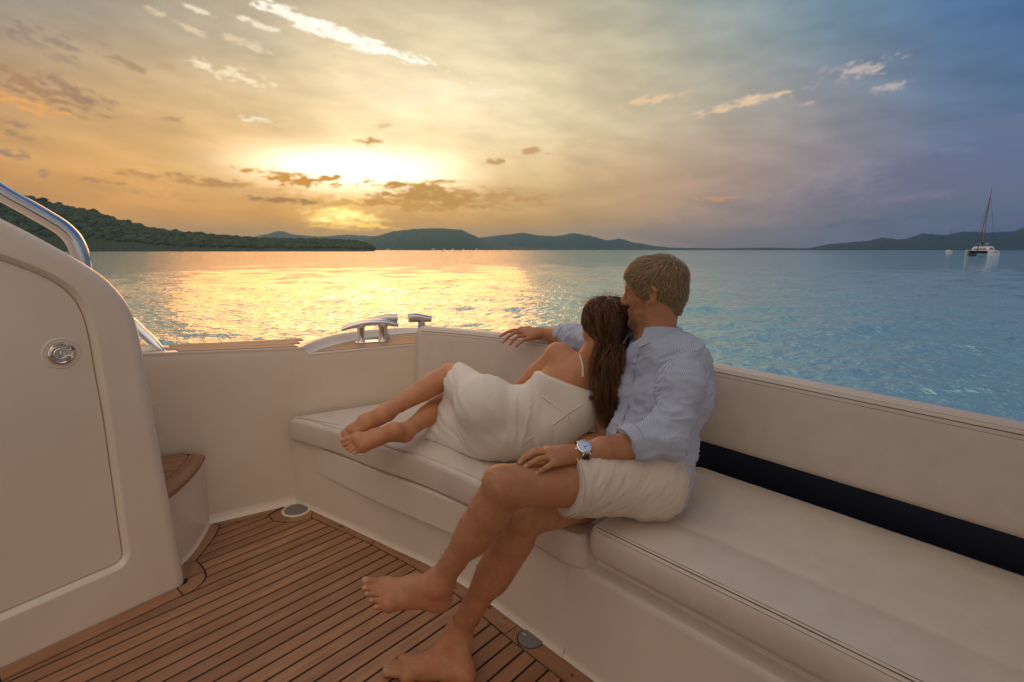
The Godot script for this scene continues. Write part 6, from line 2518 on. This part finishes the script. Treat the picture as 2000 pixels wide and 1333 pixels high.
func woman() -> void:
	var hipT := pd(950, 792, 2.10)
	var kneeT := pd(880, 731, 2.43)
	var ankT := pd(754, 806, 2.20)
	var hipB := pd(955, 842, 2.16)
	var kneeB := pd(866, 790, 2.47)
	var ankB := pd(790, 845, 2.16)
	var pel := pd(948, 820, 2.12)
	var waist := pd(1032, 816, 2.08)
	var chest := pd(1105, 775, 2.05)
	var neck := pd(1150, 708, 2.03)
	var shL := pd(1090, 695, 2.09)
	var shR := pd(1170, 795, 2.04)
	var elL := pd(1008, 768, 2.24)
	var elR := pd(1192, 856, 1.99)
	var o := thing("person", "woman in a white strap dress lying on the bench, long brown hair", "person", Vector3(0.4, 0.455, -0.1))
	var mb := MB.new()
	var f := fields([hipT, kneeT, ankT, hipB, kneeB, ankB], 0.11, 0.009)
	f.chain([hipT, hipT.lerp(kneeT, 0.5), kneeT], [0.082, 0.070, 0.050], 0.009)
	f.chain([kneeT, kneeT.lerp(ankT, 0.25), kneeT.lerp(ankT, 0.45), kneeT.lerp(ankT, 0.8), ankT], [0.049, 0.050, 0.047, 0.033, 0.029], 0.009)
	f.chain([hipB, hipB.lerp(kneeB, 0.5), kneeB], [0.082, 0.070, 0.050], 0.009)
	f.chain([kneeB, kneeB.lerp(ankB, 0.25), kneeB.lerp(ankB, 0.45), kneeB.lerp(ankB, 0.8), ankB], [0.049, 0.049, 0.046, 0.033, 0.029], 0.009)
	f.skin(mb)
	# feet with the soles towards the deck edge
	var uf := fields([pd(660, 840, 2.16), pd(770, 800, 2.2), ankT, pd(700, 870, 2.13), pd(744, 813, 2.15)], 0.07, 0.0042)
	foot_bones(uf, ankT, pd(744, 813, 2.150), pd(716, 824, 2.165), pd(686, 839, 2.160), pd(700, 846, 2.145), 0.9)
	uf.bone(kneeT.lerp(ankT, 0.8), ankT, 0.033, 0.030, 0.02)
	toes(uf, [pd(684, 836, 2.162), pd(684, 841, 2.155), pd(686, 845, 2.15), pd(689, 849, 2.145), pd(693, 852, 2.14)], [pd(671, 845, 2.150), pd(669, 849, 2.146), pd(671, 853, 2.142), pd(675, 856, 2.138), pd(681, 859, 2.135)], 0.9)
	uf.skin(mb)
	var bf := fields([pd(660, 870, 2.1), pd(800, 830, 2.15), ankB, pd(700, 895, 2.08), pd(770, 842, 2.06)], 0.07, 0.0042)
	foot_bones(bf, ankB, pd(770, 842, 2.085), pd(736, 854, 2.105), pd(697, 855, 2.090), pd(709, 874, 2.078), 0.93)
	bf.bone(kneeB.lerp(ankB, 0.8), ankB, 0.034, 0.031, 0.02)
	bf.bone(pd(700, 861, 2.075), pd(708, 868, 2.072), 0.017, 0.016, 0.02)
	toes(bf, [pd(690, 853, 2.09), pd(692, 861, 2.084), pd(695, 867, 2.08), pd(698, 872, 2.077), pd(703, 877, 2.075)], [pd(670, 861, 2.070), pd(671, 870, 2.066), pd(677, 877, 2.064), pd(684, 882, 2.063), pd(694, 886, 2.063)], 0.95)
	bf.skin(mb)
	# back, shoulders and arms
	var lat := (shL - shR).normalized()
	var ax := (neck - pel).normalized()
	var tf := fields([chest, neck, shL, shR, elL, elR, waist, pel, hipT, hipB], 0.11, 0.0085)
	tf.chain([chest.lerp(waist, 0.7), waist, pel], [0.07, 0.068, 0.085], 0.03)
	tf.bone(hipT, hipB, 0.082, 0.082, 0.03)
	tf.bone(chest + lat * 0.052, chest - lat * 0.06, 0.082, 0.084, 0.04)
	tf.bone(chest.lerp(waist, 0.6) + lat * 0.03, chest.lerp(waist, 0.6) - lat * 0.04, 0.072, 0.078, 0.04)
	tf.chain([shR + lat * 0.03, chest.lerp(neck, 0.55), shL - lat * 0.03], [0.055, 0.072, 0.055], 0.04)
	tf.bone(shL, shL - lat * 0.02, 0.050, 0.055, 0.03)
	# shoulder blades
	tf.bone(chest.lerp(shL, 0.45) + (EL - chest).normalized() * 0.045, chest.lerp(shL, 0.25) + (EL - chest).normalized() * 0.05, 0.032, 0.03, 0.03)
	tf.bone(chest.lerp(neck, 0.5), neck, 0.06, 0.043, 0.03)
	tf.chain([shL, shL.lerp(elL, 0.5), elL], [0.046, 0.040, 0.035], 0.02)
	tf.chain([shR, shR.lerp(elR, 0.5), elR], [0.045, 0.039, 0.035], 0.02)
	tf.skin(mb)
	var fa := fields([elR, pd(1110, 872, 2.02)], 0.06, 0.008)
	fa.chain([elR, pd(1150, 868, 2.0), pd(1112, 874, 2.02)], [0.036, 0.033, 0.024], 0.02)
	fa.skin(mb)
	var fa2 := fields([elL, pd(1040, 800, 2.34)], 0.06, 0.009)
	fa2.chain([elL, pd(1036, 800, 2.34)], [0.035, 0.025], 0.02)
	fa2.skin(mb)
	var hp := pose(pd(1184, 642, 1.96), BI.basis * Vector3(-0.60, -0.12, -0.80), BI.basis * Vector3(0.10, 1, 0.05), 0.93)
	var hf := head_field(hp, neck, 0.044, 0.0055)
	hf.skin(mb)
	mb.outwards()
	var cols := PackedColorArray()
	cols.resize(mb.v.size())
	var sn := FastNoiseLite.new()
	sn.seed = 28
	sn.frequency = 20.0
	for i in mb.v.size():
		var t := 1.0 + sn.get_noise_3dv(mb.v[i]) * 0.09
		cols[i] = Color(0.55 * t, 0.245 * t, 0.118 * t)
	part("body", mb.mesh(180.0, cols), M.skin, o)

	# dress: bodice held by straps, skirt that falls to the seat
	var sn2 := FastNoiseLite.new()
	sn2.seed = 52
	sn2.frequency = 1.0
	sn2.fractal_octaves = 2
	var df := fields([hipT, hipB, kneeT, kneeB, chest, shR, shL, waist, fl(830, 860, 0.46)], 0.12, 0.008)
	df.bone(chest + lat * 0.058, chest - lat * 0.066, 0.092, 0.096, 0.05)
	df.bone(chest.lerp(neck, 0.35) + lat * 0.05, chest.lerp(neck, 0.3) - lat * 0.06, 0.086, 0.092, 0.05)
	var low := chest.lerp(waist, 0.6)
	df.bone(low + lat * 0.042, low - lat * 0.055, 0.084, 0.092, 0.05)
	df.bone(waist + Vector3(0, 0.02, 0), waist - Vector3(0, 0.05, 0), 0.083, 0.09, 0.05)
	df.bone(hipT, hipB - Vector3(0, 0.01, 0), 0.112, 0.114, 0.06)
	df.bone(pel.lerp(waist, 0.5) + Vector3(0, 0.01, 0), pel.lerp(waist, 0.5) - Vector3(0, 0.05, 0), 0.092, 0.10, 0.05)
	df.bone(hipT, hipT.lerp(kneeT, 1.0), 0.105, 0.068, 0.05)
	df.bone(hipB, hipB.lerp(kneeB, 1.0), 0.105, 0.072, 0.05)
	var h0 := fl(838, 850, 0.475)
	var h1 := fl(905, 872, 0.475)
	var h2 := fl(985, 884, 0.478)
	var h3 := fl(1060, 884, 0.48)
	df.bone(kneeB.lerp(hipB, 0.2) - Vector3(0, 0.03, 0), h0 + Vector3(0.03, 0.02, 0), 0.06, 0.034, 0.06)
	df.chain([h0, h1, h2, h3], [0.024, 0.026, 0.03, 0.03], 0.06)
	df.bone(h0.lerp(h1, 0.6) + Vector3(0.06, 0.05, 0), h2 + Vector3(0.06, 0.06, 0), 0.07, 0.08, 0.07)
	df.bone(low - lat * 0.09, h3 + Vector3(0.05, 0.04, 0), 0.07, 0.05, 0.07)
	# neckline across the back, hem above the knees, the seat below
	var nl := pd(1100, 744, 1.95)
	df.cut(nl, ((neck - chest).normalized() + lat * 0.30).normalized(), 0.012)
	var g1 := pd(892, 708, 2.38)
	var g2 := pd(823, 850, 2.25)
	var g3 := pd(892, 760, 2.56)
	var gn := (g2 - g1).cross(g3 - g1).normalized()
	if gn.dot(kneeT - hipT) < 0:
		gn = -gn
	df.cut(g1, gn, 0.006)
	df.cut(Vector3(0, 0.4575, 0), Vector3.DOWN, 0.01)
	var axd := (chest - pel).normalized()
	var fold := func(p: Vector3, n: Vector3) -> float:
		var q := p - waist
		var a := q.dot(axd)
		var w := atan2(q.y, q.dot(lat.cross(axd).normalized()))
		# gathers at the waist, long soft falls down the skirt, an uneven hem
		var mid := exp(-pow((a - 0.01) / 0.07, 2.0))
		var skirt := smoothstep(0.02, -0.16, a)
		var e := sn2.get_noise_3d(a * 15.0 - q.y * 5.0, q.y * 2.2 + a * 3.0, q.z * 2.0)
		var e2 := sn2.get_noise_3d(a * 34.0 - q.y * 9.0 + 7.0, q.y * 6.0, q.x * 4.0)
		var e3 := sn2.get_noise_3d((a + q.y * 0.75) * 9.0, (q.y - a * 0.75) * 1.6, 3.0)
		var hem := smoothstep(-0.16, -0.34, a)
		var e4 := sn2.get_noise_3d(p.y * 26.0 + p.z * 6.0, p.x * 8.0, 9.0)
		return pow(1.0 - absf(e), 4.0) * (0.001 + 0.010 * mid) + e2 * 0.004 * mid + pow(1.0 - absf(e3), 3.0) * skirt * 0.0055 + e4 * hem * 0.006 - 0.005
	var dm := MB.new()
	df.skin(dm, null, fold)
	for i in dm.v.size():
		dm.v[i].y = maxf(dm.v[i].y, 0.4565)
	dm.outwards()
	var dress := part("dress", dm.mesh(180.0), M.dress, o)
	for e in [[[1139, 737], [1138, 714], [1132, 693], [1122, 675]], [[1060, 734], [1068, 700], [1080, 676]]]:
		var sp := []
		for q in e:
			var c := surface_hit(mb, q[0], q[1])
			if c != Vector3.INF:
				sp.append(c + (EL - c).normalized() * 0.0015)
		if sp.size() > 2 and e.size() == 4:
			var sm3 := MB.new()
			sm3.tube(Array(smooth(sp, 4)), 0.0042, 8)
			sm3.outwards()
			place_sub(part("strap", sm3.mesh(80), M.dress, dress))
	# seams that cross on the back
	for e in [[[1032, 752], [1060, 775], [1090, 797], [1108, 809]], [[1108, 809], [1130, 795], [1155, 780]], [[1108, 809], [1112, 830], [1121, 856]], [[1108, 809], [1080, 830], [1040, 855], [1015, 872]]]:
		var sp := []
		for q in e:
			var c := surface_hit(dm, q[0], q[1])
			if c != Vector3.INF:
				sp.append(c)
		if sp.size() > 2:
			var sm3 := MB.new()
			sm3.tube(Array(smooth(sp, 4)), 0.0026, 6)
			sm3.outwards()
			place_sub(part("seam", sm3.mesh(80), M.dress, dress))

	# long brown hair falling down her back
	var hv := MB.new()
	var hq := fields([hp.at(0, 0.1, 0), pd(1195, 850, 1.95), pd(1140, 700, 1.9), pd(1240, 700, 2.0)], 0.06, 0.0065)
	hq.bone(hp.at(-0.03, 0.03, 0), hp.at(0.01, 0.032, 0), 0.0765, 0.0755, 0.02)
	hq.bone(hp.at(-0.03, 0.0, 0.0), hp.at(-0.035, -0.07, -0.01), 0.056, 0.048, 0.03)
	var n1 := pd(1190, 705, 1.93)
	var n2 := pd(1193, 765, 1.92)
	var n3 := pd(1194, 822, 1.93)
	hq.chain([hp.at(-0.045, -0.05, -0.01), n1, n2, n3], [0.046, 0.040, 0.028, 0.010], 0.03)
	hq.cut(hp.at(0.058, 0.03, 0), hp.f, 0.02, 0.13)
	hq.skin(hv)
	hv.outwards()
	var hc := PackedColorArray()
	hc.resize(hv.v.size())
	for i in hc.size():
		hc[i] = Color(0.040, 0.019, 0.008)
	var hnode := part("hair", hv.mesh(180.0, hc), M.hair, o)
	var rg := RandomNumberGenerator.new()
	rg.seed = 33
	var st := MB.new()
	var sc := PackedColorArray()
	var face := hp.f
	var part_at := hp.at(0.02, 0.112, 0.01)
	for i in 8200:
		var d := Vector3(rg.randfn(), rg.randfn(), rg.randfn()).normalized()
		var fu := d.dot(hp.u)
		var ff := d.dot(face)
		if fu < -0.55 or (ff > 0.55 and fu < 0.5):
			continue
		var sgn := d.dot(hp.s)
		var root := hp.at(-0.01, 0.032, 0) + d * 0.088
		# over the head, then down the nape or over the shoulder
		var down := (Vector3.DOWN - d * Vector3.DOWN.dot(d)).normalized()
		var flow := (down - face * (0.55 if ff > -0.2 else 0.1)).normalized()
		var eq := hp.at(-0.01, 0.032, 0) + (d + flow * 0.9).normalized() * 0.094
		var spread := clampf(sgn + rg.randfn(0, 0.25), -1.2, 1.2)
		var to_l := hp.s
		var eq2 := hp.at(-0.02, -0.045, 0) + (hp.s * spread * 0.066 - face * 0.055 * (1.0 - absf(spread) * 0.5)) + Vector3(rg.randfn(0, 0.008), rg.randfn(0, 0.01), rg.randfn(0, 0.008))
		var cx := spread * -22.0 + rg.randfn(0, 9.0)
		var m1 := pd(1196 + cx * 1.0, 712 + rg.randfn(0, 6), 1.905 + rg.randfn(0, 0.018))
		var m2 := pd(1197 + cx * 0.9 + rg.randfn(0, 4), 768 + rg.randfn(0, 6), 1.90 + rg.randfn(0, 0.016))
		var ly := rg.randf_range(790, 842)
		var m3 := pd(1196 + cx * 0.7 + rg.randfn(0, 6), ly, 1.925 + rg.randfn(0, 0.015))
		var ctl := [root, eq, eq2, m1, m2, m3]
		if rg.randf() < 0.04:
			# a loose lock that curls away over the shoulder
			ctl = [root, eq, eq2, pd(1176, 716, 1.90), pd(1180, 752, 1.89), pd(1168, 774, 1.90), pd(1150, 778 + rg.randfn(0, 3), 1.92)]
		var pts := smooth(ctl, 4)
		var tone := rg.randf_range(0.5, 1.6)
		var warm := rg.randf_range(0.9, 1.15)
		sc = ribbon(st, pts, rg.randf_range(0.0008, 0.0019), Vector3(rg.randfn(), rg.randfn() * 0.3, rg.randfn()), Color(0.135 * tone * warm, 0.060 * tone, 0.023 * tone), sc)
	# flyaway hairs at the crown
	for i in 160:
		var d := (hp.u + Vector3(rg.randfn(), rg.randfn() * 0.3, rg.randfn()) * 0.6).normalized()
		var root := hp.at(-0.01, 0.032, 0) + d * 0.09
		var pts := PackedVector3Array()
		var side := Vector3(rg.randfn(), 0.2, rg.randfn()).normalized()
		for e in 6:
			var t := e / 5.0
			pts.append(root + d * (0.03 * t) + side * (0.05 * t * t) - Vector3(0, 0.03 * t * t, 0))
		sc = ribbon(st, pts, 0.0007, Vector3(rg.randfn(), rg.randfn(), rg.randfn()), Color(0.10, 0.05, 0.022), sc)
	place_sub(part("strands", st.mesh(180.0, sc), M.hair, hnode))
	# anklet
	var an := MB.new()
	var ring := []
	var aa := (ankT - kneeT).normalized()
	var sx := aa.cross(Vector3.UP).normalized()
	var sy := aa.cross(sx)
	for k in 25:
		var w := TAU * k / 24.0
		ring.append(ankT - aa * 0.022 + (sx * cos(w) + sy * sin(w)) * 0.0325)
	an.tube(ring, 0.0014, 5, false)
	an.outwards()
	part("anklet", an.mesh(80), M.steel, o)
